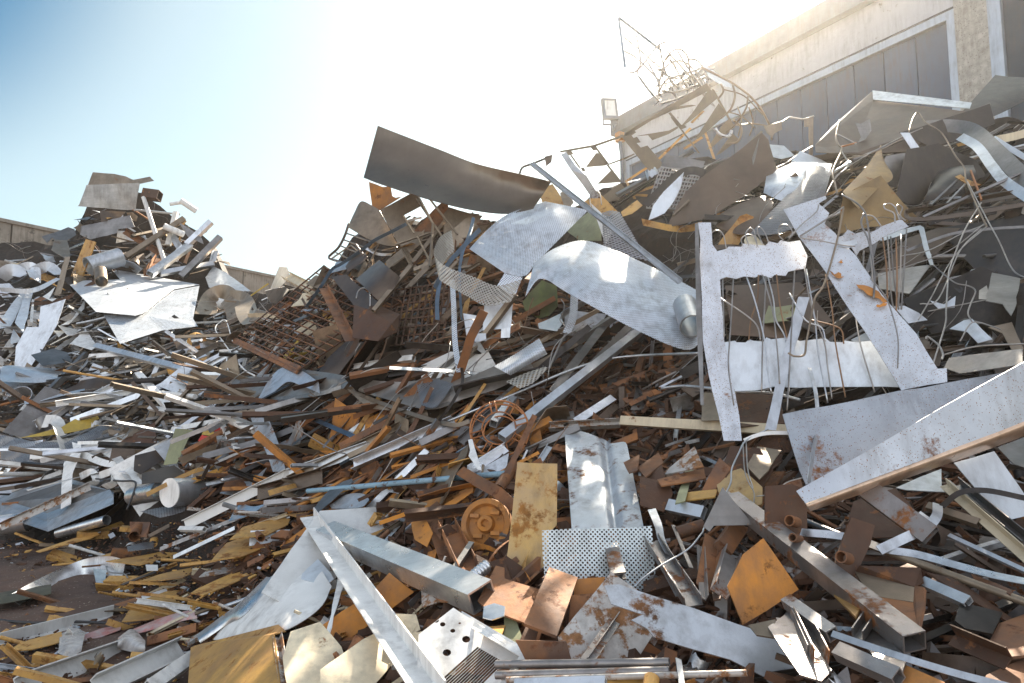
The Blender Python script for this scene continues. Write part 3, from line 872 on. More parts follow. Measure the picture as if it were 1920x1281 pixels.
S("metal_sheet","small ochre triangle at the far left edge below the white bar","sheet","ochre",[(0,884),(16,886),(0,902)],.5)
S("metal_sheet","pale green plate leaning in the hollow below the flag","sheet","olive",[(329,804),(363,807),(332,869),(306,872)],.5,(-.1,-1,.5),warp=.01)
S("metal_sheet","brown rectangular plate left of the pale green plate","sheet","dark_brown",[(253,855),(309,841),(306,866),(264,891),(251,884)],.5)
S("metal_sheet","brown plate lying in front of the brown rectangular plate","sheet","dark_brown",[(266,889),(326,870),(354,892),(322,906),(266,910)],.55)
# drum with the white lid
dr=root("metal_drum",hp(330,925,.35),"short metal drum lying on its side with a bright round white lid","drum")
a_=hp(320,924,.6); b_=a_+V((.30,.62,-.02)).normalized()*.34
rr=26*a_.y/FPX
mb=MB(); bar_geo(mb,a_,b_,'pipe',rr*2,rr*2,.01,0,1); mb.done("drum_body","galv",dr,True)
mb=MB()
ax=(a_-b_).normalized(); s_=ax.cross(V((0,0,1))).normalized(); t_=s_.cross(ax)
cc=a_+ax*.004
vs=[cc+(s_*math.cos(q*.2618)+t_*math.sin(q*.2618))*rr*1.02 for q in range(24)]
mb.add(vs+[v+ax*.012 for v in vs],[tuple(range(24)),tuple(range(47,23,-1))]+[(q,24+q,24+(q+1)%24,(q+1)%24) for q in range(24)]); mb.done("drum_lid","white",dr)
B("duct_pipe","bright short pipe to the left of the drum","pipe","alu",(250,931),(300,921),34,'pipe',off=.3)
# tray
tr=root("metal_tray",hp(100,950,.4),"open grey box-shaped metal tray lying on the left foot of the heap","tray")
TY=.45
F("tray_base","","","steel",[(0,943,0),(120,905,0),(213,921,0),(88,982,0)],[(0,1,2,3)],TY-.06,parent=tr)
F("tray_wall","","","galv",[(0,946,.05),(88,976,.05),(90,997,.05),(0,967,.05)],[(0,1,2,3)],TY,parent=tr)
F("tray_wall","","","galv",[(88,976,.05),(213,930,.05),(213,945,.05),(90,997,.05)],[(0,1,2,3)],TY,parent=tr)
F("tray_wall","","","galv",[(0,932,-.05),(115,893,-.05),(120,908,-.05),(0,948,-.05)],[(0,1,2,3)],TY-.1,parent=tr)
F("tray_wall","","","galv",[(115,893,-.05),(213,922,0),(213,934,0),(120,910,-.05)],[(0,1,2,3)],TY-.08,parent=tr)
F("tray_rim","","","galv",[(0,946,.06),(0,939,.06),(30,944,.06),(88,963,.06),(206,918,.06),(213,930,.06),(88,977,.06)],[(0,1,2,3,6),(3,4,5,6)],TY,parent=tr)
B("angle_bar","long thin rusty white rail lying across the tray","bar","rust_white",(0,988,.75),(168,912,.6),13,'angle',.6,.4)
B("duct_pipe","wide shiny pipe mouth at the left edge under the tray","pipe","alu",(-30,990,.5),(52,978,.45),36,'pipe')
B("duct_pipe","flattened shiny pipe under the right end of the tray","pipe","alu",(110,1000,.35),(200,975,.3),18,'pipe')
W("wire_rod","dark bent rod hooked in front of the drum","rod","black",[(180,898,.6),(225,902,.6),(252,903,.6),(252,920,.6),(238,956,.5)],.012)

# ------------------------------------------------------------------ GROUND LEFT, flat pieces
def G(name,label,m,pts,off=.06,lift=0.0,cat="plate",warp=.008,tilt=(0,0)):
    # plate lying on the yard
    S(name,label,cat,m,pts,off+.12,(tilt[0],tilt[1]-.12,1),warp,.006,jit=0)
G("metal_plate","long curved ochre plate rim between tray and dirt","ochre",[(67,1032),(160,1003),(246,972),(250,978),(170,1010),(75,1034)])
G("metal_plate","large ochre plate left of the oval rusty one","ochre",[(198,1052),(300,1034),(338,1037),(262,1060),(230,1055)])
G("metal_plate","ochre plate just behind the large one on the dirt","ochre",[(160,1052),(215,1035),(232,1037),(205,1052)])
G("metal_plate","oval rusty ochre disc lying on the dirt","ochre",[(228,1168),(240,1148),(270,1126),(310,1112),(345,1108),(357,1116),(350,1132),(320,1152),(280,1164)],.1)
G("metal_plate","broad rounded ochre plate with an upturned edge","ochre",[(262,1089),(300,1078),(378,1062),(372,1072),(340,1086),(300,1090)])
G("metal_plate","half round ochre plate in the left middle ground","ochre",[(396,1052),(425,1018),(470,1002),(497,1012),(494,1028),(450,1046)],.12)
G("metal_plate","ochre plate behind the half round one","ochre",[(430,1012),(455,990),(520,970),(544,976),(540,986),(500,1005)],.14)
G("metal_plate","dirty grey rust plate strewn with crumbs","rust_white",[(373,1082),(385,1072),(430,1060),(478,1044),(470,1062),(420,1074),(400,1078)],.12)
G("metal_plate","long narrow rusty plate with a round end","ochre",[(357,1112),(370,1104),(440,1075),(514,1046),(512,1060),(440,1095),(380,1117)],.14)
G("metal_plate","rusty plate edge under the long narrow one","rust",[(215,1133),(280,1112),(345,1092),(300,1118),(240,1138)],.06)
G("metal_plate","ochre strip lying beside the clear plastic bag","ochre",[(15,1222),(40,1205),(115,1184),(118,1203),(60,1218)],.1)
G("metal_plate","small pale plate with two holes on the dirt","white",[(273,1060),(296,1060),(296,1070),(275,1071)],.14)
G("metal_plate","pale strip lying on the ochre plates","white",[(265,1116),(312,1101),(314,1108),(268,1123)],.16)
G("metal_plate","small perforated offcut on the dirt","perf_dark",[(238,1026),(288,1015),(288,1030),(240,1036)],.14)
G("metal_plate","thin dark strip on the dirt beside the ochre plates","dark_brown",[(225,1098),(290,1072),(294,1076),(232,1099)],.15)
G("metal_plate","ochre plate under the long grey angle strip","rust",[(470,1000),(520,985),(536,990),(480,1010)],.1)
B("channel_bar","long white roof board lying at the lower left edge","board","white",(-10,1212,.1),(222,1152,.1),44,'angle',.5,1.1,th=.008)
B("channel_bar","white beam at the very bottom left","beam","white",(40,1292,.2),(235,1222,.15),46,'chan',.5,.2,th=.008)
B("channel_bar","white grooved profile at the bottom left","beam","white",(185,1288,.35),(345,1214,.3),40,'chan',.5,.3,th=.008)
B("channel_bar","white bar right of the grooved profile","beam","white",(280,1290,.42),(368,1228,.35),24,'tube',.6,.3)
RB("metal_strip","shiny torn aluminium strip on the dirt at the left","strip","alu",[(30,1130,.2),(75,1105,.3),(130,1078,.3),(170,1064,.3),(205,1062,.3),(232,1072,.2)],34,(.5,-.4),n=7)
S("metal_sheet","torn triangular flap hanging off the shiny aluminium strip","offcut","alu",[(174,1068),(200,1072),(196,1098),(182,1112),(178,1086)],.25,jit=.3)
PT("fabric_sleeve","dark olive fabric sleeve end lying at the left edge","sleeve","rubber_olive",[(-30,1118),(30,1106),(96,1096)],[(-30,1138),(30,1128),(96,1114)],off=.45,bulge=.06,wave=.012)
W("hose","thin black hose running along the dirt at the left","hose","black",[(0,1163,.15),(60,1168,.15),(140,1166,.15),(232,1170,.15)],.012)
W("wire_loop","grey wire loop over the shiny aluminium strip","wire","wire",[(196,1052,.3),(204,1072,.3),(232,1076,.3),(240,1084,.25)],.006)
PT("plastic_film","clear crumpled plastic bag with yellow print on the dirt","plastic bag","film",[(112,1190),(140,1178),(160,1186)],[(110,1226),(130,1232),(152,1222)],off=.2,bulge=.06,wave=.08,nu=14)
PT("plastic_film","white crumpled plastic film ball beside the white beam","plastic film","film",[(222,1196),(248,1180),(272,1202)],[(220,1216),(246,1222),(272,1222)],off=.3,bulge=.1,wave=.1,nu=14)
PT("plastic_film","grey and pink torn plastic film left of the white curved sheet","plastic film","pink",[(250,1180),(300,1160),(340,1148),(368,1145)],[(252,1190),(305,1176),(345,1164),(370,1160)],off=.22,bulge=.03,wave=.07,nu=20)
S("metal_sheet","red-edged rusty plate beside the plastic bag","plate","pink",[(150,1190),(190,1176),(228,1168),(226,1178),(190,1192),(154,1200)],.18,(0,-.15,1))
B("steel_bar","long rusty rail behind the white grooved profile","bar","rust",(278,1204,.2),(370,1178,.2),16,'tube',.7,.4)

# rusty flange pipe
rt=root("flange_pipe",hp(262,998,.3),"rusty pipe stub on a square flange left of the ochre plates","pipe")
F("flange","","","rust",[(244,979,0),(283,980,0),(276,1008,.05),(246,1004,.05)],[(0,1,2,3)],.28,.012,parent=rt)
B("pipe_stub","","","rust",(262,990,.26),(252,1006,.45),20,'pipe',parent=rt)
B("pipe_stub","short rusty pipe lying on the ochre plates","pipe","rust",(474,996,.3),(490,1009,.38),14,'pipe')
B("flat_bar","long white blade-like strip pointing left above the ochre plates","strip","white",(345,985,.4),(545,886,.35),19,'angle',.4,.25)
B("flat_bar","long grey strip continuing the white blade to the upper right","strip","galv",(540,890,.35),(690,838,.3),20,'angle',.4,.35)
B("flat_bar","thin pale bar end beside the small pipe on the ochre plates","bar","white",(338,992,.3),(384,993,.32),8,'tube')
B("flat_bar","dark channel with bolt holes behind the big white sheet","bar","dark_brown",(478,928,.3),(600,894,.3),28,'chan',.5,.3)
PT("metal_sheet","shiny folded sheet offcut above the ochre plates","offcut","alu",[(428,978),(450,945),(470,952)],[(444,974),(470,965),(500,945)],off=.35,wave=.05)
B("angle_bar","thin bright strip crossing above the ochre plates","strip","galv",(325,1045,.25),(440,990,.25),7,'flat')
B("angle_bar","dull strip lying parallel to the thin bright strip","strip","steel_rust",(300,1030,.2),(500,950,.2),8,'flat')
S("expanded_mesh","small dark expanded mesh piece below the drum","mesh","perf_dark",[(264,962),(300,950),(352,937),(345,955),(300,972)],.3,warp=.02)

# ------------------------------------------------------------------ BOTTOM LEFT MIDDLE
S("metal_sheet","big scuffed white square sheet under the crossing bars","sheet","white",[(600,957),(790,947),(700,1100),(560,1150),(490,1112),(545,1030)],.42,(.12,-.42,.88),warp=.006)
PT("metal_sheet","white curved sheet with a rolled end at the lower left","sheet","white",[(400,1200),(440,1150),(520,1080),(600,1065)],[(470,1200),(540,1180),(600,1140),(622,1100)],off=.52,wave=.03,bulge=.03)
PT("metal_sheet","rolled shiny tube edge of the white curved sheet","sheet","alu",[(368,1192),(410,1160),(450,1130),(500,1082)],[(376,1206),(425,1172),(462,1150),(520,1085)],off=.58,bulge=.035)
PT("metal_sheet","torn white flap on the big white square sheet","offcut","white_blue",[(528,1068),(570,1048),(592,1046),(620,1075)],[(560,1085),(585,1092),(606,1100),(626,1086)],off=.6,wave=.06)
S("metal_sheet","narrow white pointed strip hanging below the long angle bar","offcut","white",[(632,1078),(646,1084),(632,1130),(614,1200),(608,1198),(622,1130)],.66,jit=.1)
B("angle_bar","long pale angle bar slanting from the centre to the bottom edge","bar","white",(576,962,.8),(812,1300,1.02),34,'angle',.7,.55,th=.007)
B("square_tube","long ribbed aluminium tube crossing to the lower right","tube","alu",(614,998,.72),(905,1120,.8),44,'tube',.75,.75)
S("metal_sheet","rusty ochre sheet with a crease under the long angle bar","sheet","rust_orange",[(592,1180),(690,1118),(730,1074),(776,1110),(700,1168),(630,1218)],.46,(-.1,-.8,.6))
F("bent_plate","rusty ochre folded panel at the bottom left of the centre","panel","ochre",[(358,1215,0),(515,1190,.02),(536,1184,-.1),(522,1172,-.12),(364,1212,-.08),(528,1300,.1),(352,1300,.1)],[(0,1,5,6),(0,4,3,2,1)],.7,.006)
B("flat_bar","pale bracket at the right edge of the ochre folded panel","bracket","rust_white",(520,1190,.7),(532,1275,.75),14,'angle')
S("metal_sheet","sunlit pale sheet with scratches at the bottom, left of the angle bar","sheet","cream",[(545,1190),(600,1170),(640,1218),(655,1262),(640,1300),(540,1300),(530,1240)],.55,(.1,-.45,.9))
S("metal_sheet","pale sheet under the angle bar at the bottom edge","sheet","cream",[(600,1262),(680,1200),(760,1160),(782,1172),(740,1240),(690,1300),(600,1300)],.5,(.12,-.4,.9))
S("metal_sheet","ochre plate with a rounded corner right of the angle bar","sheet","cream",[(738,1150),(780,1150),(788,1180),(770,1192),(735,1190),(712,1178)],.55,(0,-.5,.8))
S("metal_sheet","sunlit pale sheet right of the angle bar at the bottom","sheet","cream",[(720,1200),(790,1185),(828,1210),(800,1250),(760,1262),(715,1240)],.48,(.1,-.4,.9))
# vented tray
rt=root("vented_panel",hp(880,1220,.7),"white vented metal panel with round holes and a flange at the bottom centre","panel")
def vent():
    pts=[(785,1190),(850,1140),(868,1152),(985,1222),(930,1300),(800,1300),(782,1262)]
    P0,M,poly=plane_poly(pts,.72,(.05,-.55,.85),0,rng)
    holes=[(818,1164,5.5),(830,1171,5.5),(849,1183,5),(874,1199,8),(838,1224,8),(862,1169,2.5)]
    bm=bmesh.new()
    bm.faces.new([bm.verts.new((x,y,0)) for x,y in poly])
    def loc(px,py):
        d=ray(px,py); t=(P0-EYE).dot(M.col[2])/d.dot(M.col[2]); q=EYE+d*t-P0
        return V((q.dot(M.col[0]),q.dot(M.col[1])))
    rings=[]
    for hx,hy,hr in holes:
        c=loc(hx,hy); r_=hr*P0.y/FPX*.95
        rings.append([(c.x+r_*math.cos(k*math.pi/7),c.y+r_*math.sin(k*math.pi/7)) for k in range(14)])
    # slots
    A0,A1,B0,B1=loc(897,1214),loc(944,1241),loc(822,1282),loc(875,1310)
    for k in range(13):
        t=k/12
        a=A0.lerp(A1,t); b=B0.lerp(B1,t); d=(A1-A0).normalized()*.0042
        rings.append([tuple(a-d),tuple(a+d),tuple(b+d),tuple(b-d)])
    es=list(bm.edges)
    for rg in rings:
        vv=[bm.verts.new((x,y,0)) for x,y in rg]
        es+= [bm.edges.new((vv[i],vv[(i+1)%len(vv)])) for i in range(len(vv))]
    bm.faces.remove(bm.faces[0]) if False else None
    for f in list(bm.faces): bm.faces.remove(f)
    bm.edges.ensure_lookup_table()
    bmesh.ops.triangle_fill(bm,use_beauty=True,use_dissolve=False,edges=bm.edges[:],normal=(0,0,1))
    def inside(p,rg):
        c=False
        for (x0,y0),(x1,y1) in zip(rg,rg[1:]+rg[:1]):
            if (y0>p.y)!=(y1>p.y) and p.x<(x1-x0)*(p.y-y0)/(y1-y0)+x0: c=not c
        return c
    for f in list(bm.faces):
        p=f.calc_center_median()
        if any(inside(p,rg) for rg in rings): bm.faces.remove(f)
    bm.verts.index_update()
    vs=[v.co.copy() for v in bm.verts]; fs=[]
    for f in bm.faces:
        q=[v.index for v in f.verts]
        fs.append(q if f.normal.z>0 else q[::-1])
    bm.free()
    a,b,c=solid(vs,fs,.003,[(v.x,v.y) for v in vs])
    link("face_plate",[P0+M@q for q in a],b,"white",c,False,rt)
vent()
F("flange","","","white",[(866,1146,.10),(985,1216,.10),(986,1238,.12),(864,1166,.05)],[(0,1,2,3)],.74,.004,parent=rt)
F("flange","","","white",[(985,1216,.10),(986,1236,.12),(938,1300,.2),(925,1300,.2)],[(0,1,2,3)],.74,.004,parent=rt)

# ------------------------------------------------------------------ CENTRE, rusty hollow
rt=root("wire_spool",hp(937,807,.5),"rusty copper coloured wire spool wheel standing in the heap's centre","wire wheel")
def spool():
    P0=hp(937,807,.55); n=V((-.1,-1,.35)).normalized(); u=V((0,0,1)).cross(n).normalized(); v=n.cross(u)
    k=P0.y/FPX
    def ring(r,o,rad,name):
        mb=MB(); pa=[P0+n*o+u*(math.cos(q*math.pi/18)*r*54*k)+v*(math.sin(q*math.pi/18)*r*54*k) for q in range(37)]
        tubepath(mb,pa,rad,6,False); mb.done(name,"copper",rt,True)
    ring(1,0.04,.007,"outer_ring"); ring(1,-.03,.007,"outer_ring"); ring(.58,0.05,.006,"inner_ring"); ring(.58,-.04,.006,"inner_ring")
    for q in range(8):
        a=q*math.pi/4+.3
        mb=MB()
        for da in (-.09,.09):
            d=u*math.cos(a+da)+v*math.sin(a+da)
            d2=u*math.cos(a+da*1.8)+v*math.sin(a+da*1.8)
            tubepath(mb,[P0+n*.05+d2*.58*54*k,P0+n*.05+d*54*k],.0055,5)
        d=u*math.cos(a)+v*math.sin(a)
        tubepath(mb,[P0+n*.04+d*54*k,P0-n*.03+d*54*k],.0055,5)
        mb.done("spoke","copper",rt,True)
spool()
B("round_bar","long pale blue painted pipe with flaking rust across the centre","pipe","blue_paint",(577,921,.45),(948,888,.5),10,'pipe')
B("channel_bar","long grey bolted channel running diagonally to the copper spool","bar","galv",(941,822,.55),(1200,621,.3),17,'tube',.8,.6)
B("flat_bar","grey flat bar rising left of the long bolted channel","bar","steel",(1037,734,.42),(1140,600,.3),17,'flat')
B("flat_bar","second grey flat bar behind the bolted channel","bar","steel",(1050,745,.35),(1180,612,.25),15,'flat')
W("round_bar","long thin curved pale rod sweeping across the centre to the white frame","rod","alu",[(840,790,.5),(969,737,.5),(1060,698,.5),(1132,675,.5),(1200,667,.5),(1318,662,.7)],.012,8)
B("channel_bar","pale window profile with a bright clip running down left from the spool","bar","alu",(660,872,.45),(850,790,.45),19,'chan',.7,.5)
B("channel_bar","brown window profile lying under the bright-clipped one","bar","steel_tan",(540,900,.3),(800,775,.35),14,'chan',.7,.4)
B("channel_bar","dark rusty tube with an open end left of the spool","tube","rust",(640,838,.4),(760,775,.3),13,'tube',.8,.4)
B("channel_bar","open rusty tube end under the bright clip","tube","steel_rust",(788,832,.5),(860,798,.4),13,'tube',.6,.4)
B("flat_bar","blue-grey strip sloping right down under the wavy sheets","strip","blue_steel",(552,770,.35),(662,818,.35),9,'flat')
B("angle_bar","blue-grey bar leaning left behind the spool","bar","steel",(865,828,.42),(935,765,.4),18,'chan',.6,.4)
B("angle_bar","pale square tube end inside the copper spool","tube","galv",(925,795,.62),(962,748,.4),14,'tube',1,.4)
B("angle_bar","bright bar below the copper spool","bar","alu",(880,882,.45),(950,838,.45),14,'angle')
B("angle_bar","rusty long thin strip left of the copper spool","strip","rust_orange",(770,895,.35),(890,850,.35),7,'flat')
S("metal_sheet","small white torn strip at the left of the copper spool","offcut","white",[(878,826),(886,824),(896,858),(904,884),(896,882),(886,866),(879,856),(882,846)],.65,jit=.1)
B("wood_batten","cream coloured painted batten lying level left of the white frame","batten","cream",(1166,789,.42),(1485,808,.42),18,'block',.8,.2)
B("flat_bar","bright twisted strip end above the galvanised creased sheet","strip","alu",(1080,790,.3),(1150,745,.3),16,'flat')
B("flat_bar","white battered profile behind the creased sheet","bar","rust_white",(1030,800,.3),(1162,793,.3),14,'chan')
PT("metal_sheet","galvanised creased sheet with brown rust spots standing in the centre","sheet","galv_rust",[(1058,803),(1100,812),(1136,826),(1146,832),(1170,829),(1176,836)],[(1072,994),(1120,993),(1158,992),(1172,991),(1196,990),(1207,989)],off=.42,wave=.012,
   shape=lambda u,t: -.07*math.exp(-((u-.62)/.07)**2))
S("perforated_sheet","pale perforated plate standing in the centre foreground","sheet","perf_near",[(1016,995),(1222,986),(1226,1040),(1231,1110),(1150,1108),(1022,1094)],.55,(0,-1,.32),warp=.008,cut=.05)
S("metal_sheet","tall ochre rust streaked plate left of the perforated plate","sheet","ochre_grey",[(970,867),(1045,870),(1044,985),(1030,1000),(1022,1106),(945,1090)],.7,(-.1,-1,.45),warp=.006)
B("round_bar","short rusty pipe leaning on the tall ochre plate","pipe","rust",(934,918,.42),(964,872,.4),22,'pipe')
RB("metal_strip","rusty ribbed strip running down right to the tall ochre plate","strip","rust",[(862,882,.6),(900,905,.65),(935,925,.62),(962,952,.55)],22,(.3,-.2))
S("metal_sheet","bright orange rust strip left of the rusty disc","strip","rust_orange",[(832,944),(886,908),(884,918),(846,946)],.45)
rt=root("rusty_disc",hp(913,984,.35),"round rusty orange cast disc with a hub left of the ochre plate","disc")
def disc():
    P0=hp(913,984,.38); n=V((-.25,-1,.35)).normalized(); u=V((0,0,1)).cross(n).normalized(); v=n.cross(u); k=P0.y/FPX*47
    mb=MB(); pr=[(0,.03),(.12,.03),(.16,.05),(.3,.045),(.36,.015),(.7,.01),(.78,.035),(.98,.035),(1,.02),(1,-.02)]
    vs=[P0+n*h*1.0+(u*math.cos(q*math.pi/20)+v*math.sin(q*math.pi/20))*(r_*k) for r_,h in pr for q in range(40)]
    fs=[(i*40+q,i*40+(q+1)%40,(i+1)*40+(q+1)%40,(i+1)*40+q) for i in range(1,len(pr)-1) for q in range(40)]+[tuple(40+q for q in range(40))]
    mb.add(vs,fs); o=mb.done("disc_body","rust_orange",rt,True); o.data.set_sharp_from_angle(angle=R(50))
    for a in (.9,2.6,4.2,5.6):
        mb=MB(); c=P0+n*.028+(u*math.cos(a)+v*math.sin(a))*k*.55
        mb.box(c,.05,.02,.02,Matrix((u,n,v)).transposed()); mb.done("lug","rust_orange",rt)
disc()
S("metal_sheet","orange rust plate standing behind the rusty disc","sheet","rust_orange",[(792,935),(826,905),(860,880),(858,930),(835,950),(800,965)],.3,jit=.15)
S("metal_sheet","brown-orange plate left of the rusty disc","sheet","rust",[(790,960),(818,938),(832,950),(826,1010),(800,1000)],.4,jit=.15)
B("channel_bar","rusty channel upright beside the disc","bar","rust",(838,980,.42),(880,1065,.5),34,'chan',.5,.3)
B("angle_bar","rusty angle bar left of the channel by the disc","bar","rust",(815,985,.4),(838,1045,.45),22,'angle',.8,.5)
B("flat_bar","grey narrow bar leaning against the channel by the disc","bar","steel",(850,1072,.6),(884,1020,.5),10,'tube')
S("metal_sheet","curled orange plate lying beside the aluminium tube","sheet","rust_orange",[(775,985),(800,975),(812,1000),(800,1025),(780,1015)],.45,jit=.3,warp=.03)
PT("elliptical_lid","pale rounded plate behind the big white sheet","plate","galv_rust",[(618,948),(650,928),(680,926),(692,936)],[(622,954),(655,954),(680,950),(692,938)],off=.35)
PT("metal_sheet","grey twisted strip at the top of the big white sheet","strip","steel",[(588,955),(612,925),(640,905),(660,898)],[(596,962),(622,940),(645,918),(662,904)],off=.5,wave=.03)
# spring / bolt
mb=MB(); c0_=hp(880,1088,.72); c1_=hp(912,1062,.66); ax=(c1_-c0_); Ls=ax.length; ax.normalize(); s_=ax.cross(V((0,1,0))).normalized(); t_=s_.cross(ax)
tubepath(mb,[c0_+ax*Ls*i/60+(s_*math.cos(i*.63)+t_*math.sin(i*.63))*.022 for i in range(61)],.011,7)
tag(mb.done("coil_spring","alu",None,True),"small shiny coiled spring lying above the aluminium tube","spring")
# rust boxes etc bottom centre
F("folded_plate","rusty brown box-shaped casing in the bottom centre","casing","rust",[(930,1062,.02),(946,1066,.02),(946,1086,0),(1005,1105,.05),(972,1165,.1),(912,1142,.12),(896,1128,.1),(1018,1107,-.05),(985,1170,0)],[(0,1,2,6),(2,3,4,5,6),(3,7,8,4)],.68,.008)
B("beam_stub","short rusty I-beam standing in front of the perforated plate","beam","rust",(1008,1200,.85),(1052,1090,.7),58,'beam',.7,.1,th=.012)
S("metal_sheet","thick rusty cross plate at the foot of the I-beam","plate","rust",[(966,1200),(1062,1203),(1071,1236),(985,1237)],.95,(0,-1,.2),warp=.002,th=.012)
S("metal_sheet","rusty orange angled plate right of the I-beam","plate","rust_orange",[(1075,1086),(1135,1082),(1122,1112),(1076,1118)],.62,(0,-1,.3),warp=.003,th=.01)
S("metal_sheet","brown plate under the orange angled plate","plate","rust",[(1070,1118),(1125,1112),(1090,1150),(1066,1170)],.6,(0,-.8,.6),warp=.003,th=.01)
S("metal_sheet","rust speckled pale sheet with a brown ridge at the bottom centre","sheet","rust_white",[(1146,1072),(1200,1110),(1226,1188),(1195,1236),(1050,1236),(1046,1194)],.78,(.05,-.75,.7),warp=.004)
B("tee_bar","brown ridge bar lying over the rust speckled pale sheet","bar","steel_rust",(1100,1238,.9),(1168,1140,.82),22,'tee',.5,.2)
B("beam_stub","short rusty profile standing on the perforated plate","beam","steel_rust",(1146,1024,.72),(1160,1082,.78),26,'beam',.6,.1,th=.008)
S("metal_sheet","long galvanised torn plate with holes slanting to the lower right","sheet","galv_rust",[(1133,1098),(1160,1096),(1300,1140),(1470,1198),(1550,1300),(1500,1300),(1370,1236),(1226,1194),(1214,1178),(1184,1162),(1206,1152),(1146,1132)],.98,(.06,-.68,.75),warp=.006)
S("metal_sheet","small green-grey plate below the casing","plate","olive",[(944,1150),(958,1142),(978,1192),(965,1200),(942,1192)],.75,jit=.1)
S("metal_sheet","crumpled foil wad between casing and vented panel","foil","alu",[(910,1148),(930,1142),(950,1148),(948,1165),(925,1172),(908,1168)],.82,warp=.03,cut=.02)
S("metal_sheet","brown plate under the crumpled foil","plate","ochre",[(908,1168),(946,1166),(938,1186),(912,1182)],.8)
for i,(y0,y1,l) in enumerate([(1246,1242,"upper of two long pale tubes at the bottom centre"),(1266,1258,"lower of two long pale tubes at the bottom centre")]):
    B("round_bar",l,"tube","steel_rust",(930,y0,1.0),(1255,y1,1.0),15,'pipe')
B("round_bar","long thin rusty tube crossing the bottom centre","tube","rust_white",(950,1275,1.0),(1400,1262,1.05),11,'pipe')
B("flat_bar","short grey bar end at the bottom edge of the centre","bar","galv",(966,1283,1.08),(1136,1278,1.08),14,'tube')
B("flat_bar","upright pale flat bar at the bottom right of the centre","bar","galv",(1272,1236,1.1),(1280,1296,1.15),11,'flat')
B("round_bar","rusty pipe mouth at the bottom edge","pipe","ochre",(1218,1300,1.0),(1222,1272,1.05),28,'pipe')
S("metal_sheet","dirty ochre plate at the bottom edge right of the tubes","plate","ochre",[(1090,1290),(1180,1268),(1260,1290),(1250,1310),(1100,1310)],.85)
S("metal_sheet","small pale dented offcut under the aluminium tube","plate","rust_white",[(790,1090),(830,1098),(826,1130),(792,1140)],.5)
S("metal_sheet","brown rusty plate under the aluminium tube","plate","rust",[(780,1060),(850,1090),(880,1130),(830,1135),(775,1100)],.42)

# ------------------------------------------------------------------ CENTRE TOP
PT("curved_plate","big curved bronze brown plate standing highest against the sky in the centre","sheet","bronze",
 [(708.6,236,7.6),(760,256,7.5),(830,283,7.4),(893,307,7.2),(974,326,7.0),(1034,341,6.9)],
 [(682,333,7.2),(716,346,7.1),(800,373,6.95),(880,393,6.85),(950,401,6.8),(1000,391,6.8)],nu=30,nv=14,bulge=-.16,wave=.02,th=.008)
S("metal_sheet","orange rusted sheet with a stepped edge hanging under the big curved plate","sheet","rust_orange",[(692,342),(718,352),(733,351),(736,369),(742,372),(754,370),(712,395),(698,388)],.35,(0,-1,.2))
PT("metal_sheet","tan rusty plate with a curled top edge left of the window frame sheet","sheet","steel_tan",[(664,400,7.9),(677,378,7.9),(698,386,7.8),(712,394,7.7)],[(652,426,7.6),(690,448,7.5),(722,460,7.4),(747,462,7.4)],wave=.02)
# window-frame sheet : keyhole polygon
S("metal_sheet","tan sheet with a square window cut out above the brown slats","sheet","steel_tan",[(712,394),(771,363),(784,368),(793,386),(757,404),(760,412),(781,434),(812,420),(818,436),(752,462),(745,455)],.3,(-.05,-1,.25))
S("metal_sheet","long tan plate leaning beside the window frame sheet","sheet","steel_tan",[(828,404),(842,388),(880,400),(900,402),(862,440),(845,432),(832,412)],.25,(0,-1,.3))
S("metal_sheet","brown sheet behind the blue band","sheet","steel_tan",[(832,450),(850,430),(882,402),(905,404),(880,440),(850,470)],.2,(0,-1,.1))
for i,(p,q,wd) in enumerate([((786,371),(812,420),3),((800,366),(858,440),3),((756,404),(776,438),3),((775,364),(860,490),3),((782,444),(806,490),3),((812,420),(806,500),4)]):
    B("thin_rod",["thin tan rod at the right edge of the cut-out window","tan rod crossing under the curved plate","thin rod in the cut-out window","long thin rod across the tan sheets","short thin rod over the brown slats","thin upright rod beside the slats"][i],"rod","steel_tan",p,q,wd,'tube',off=.45)
sl=[((737,540),(838,412),9),((775,492),(832,418),7),((790,505),(845,430),7),((768,538),(842,460),8),((755,463),(775,500),10),((758,465),(790,520),6),((776,506),(822,488),7),((745,560),(800,500),6),((800,520),(850,475),7),((812,535),(862,486),6)]
for i,(p,q,wd) in enumerate(sl):
    B("wooden_slat","tan brown slat in the tangle left of the perforated sheets","slat","steel_tan",p,q,wd,'tube',.5,off=.15+.05*(i%4),group="tan slats in the centre tangle")
W("bent_rod","curved dark frame edge against the sky left of the tan plate","frame","dark_brown",[(654,420,.3),(646,443,.3),(634,465,.3),(617,483,.3),(640,492,.3),(668,508,.3)],.02)
for i,(p,q) in enumerate([((648,437),(702,456)),((645,450),(700,470)),((638,461),(680,478)),((630,474),(664,490)),((622,485),(658,460)),((658,460),(690,486))]):
    B("thin_rod","thin rod across the curved dark frame against the sky","rod","steel_tan",p,q,2.2,'tube',off=.3,group="rods of the curved dark frame")
RB("plastic_band","long blue grey band crossing the frame down to the grating","band","blue_steel",[(762,420,.6),(735,434,.6),(700,452,.6),(672,474,.6),(640,495,.6),(622,506,.65),(600,540,.7),(574,576,.7)],6,(.2,.4))
PT("metal_sheet","dark curled sheet end above the brown drum","sheet","dark_brown",[(648,500),(660,482),(672,472),(686,476)],[(652,510),(668,500),(680,492),(690,484)],off=.5,bulge=.05)
S("metal_sheet","small blue grey sheet beside the curled dark end","sheet","galv",[(632,492),(656,490),(650,506),(622,514)],.45)
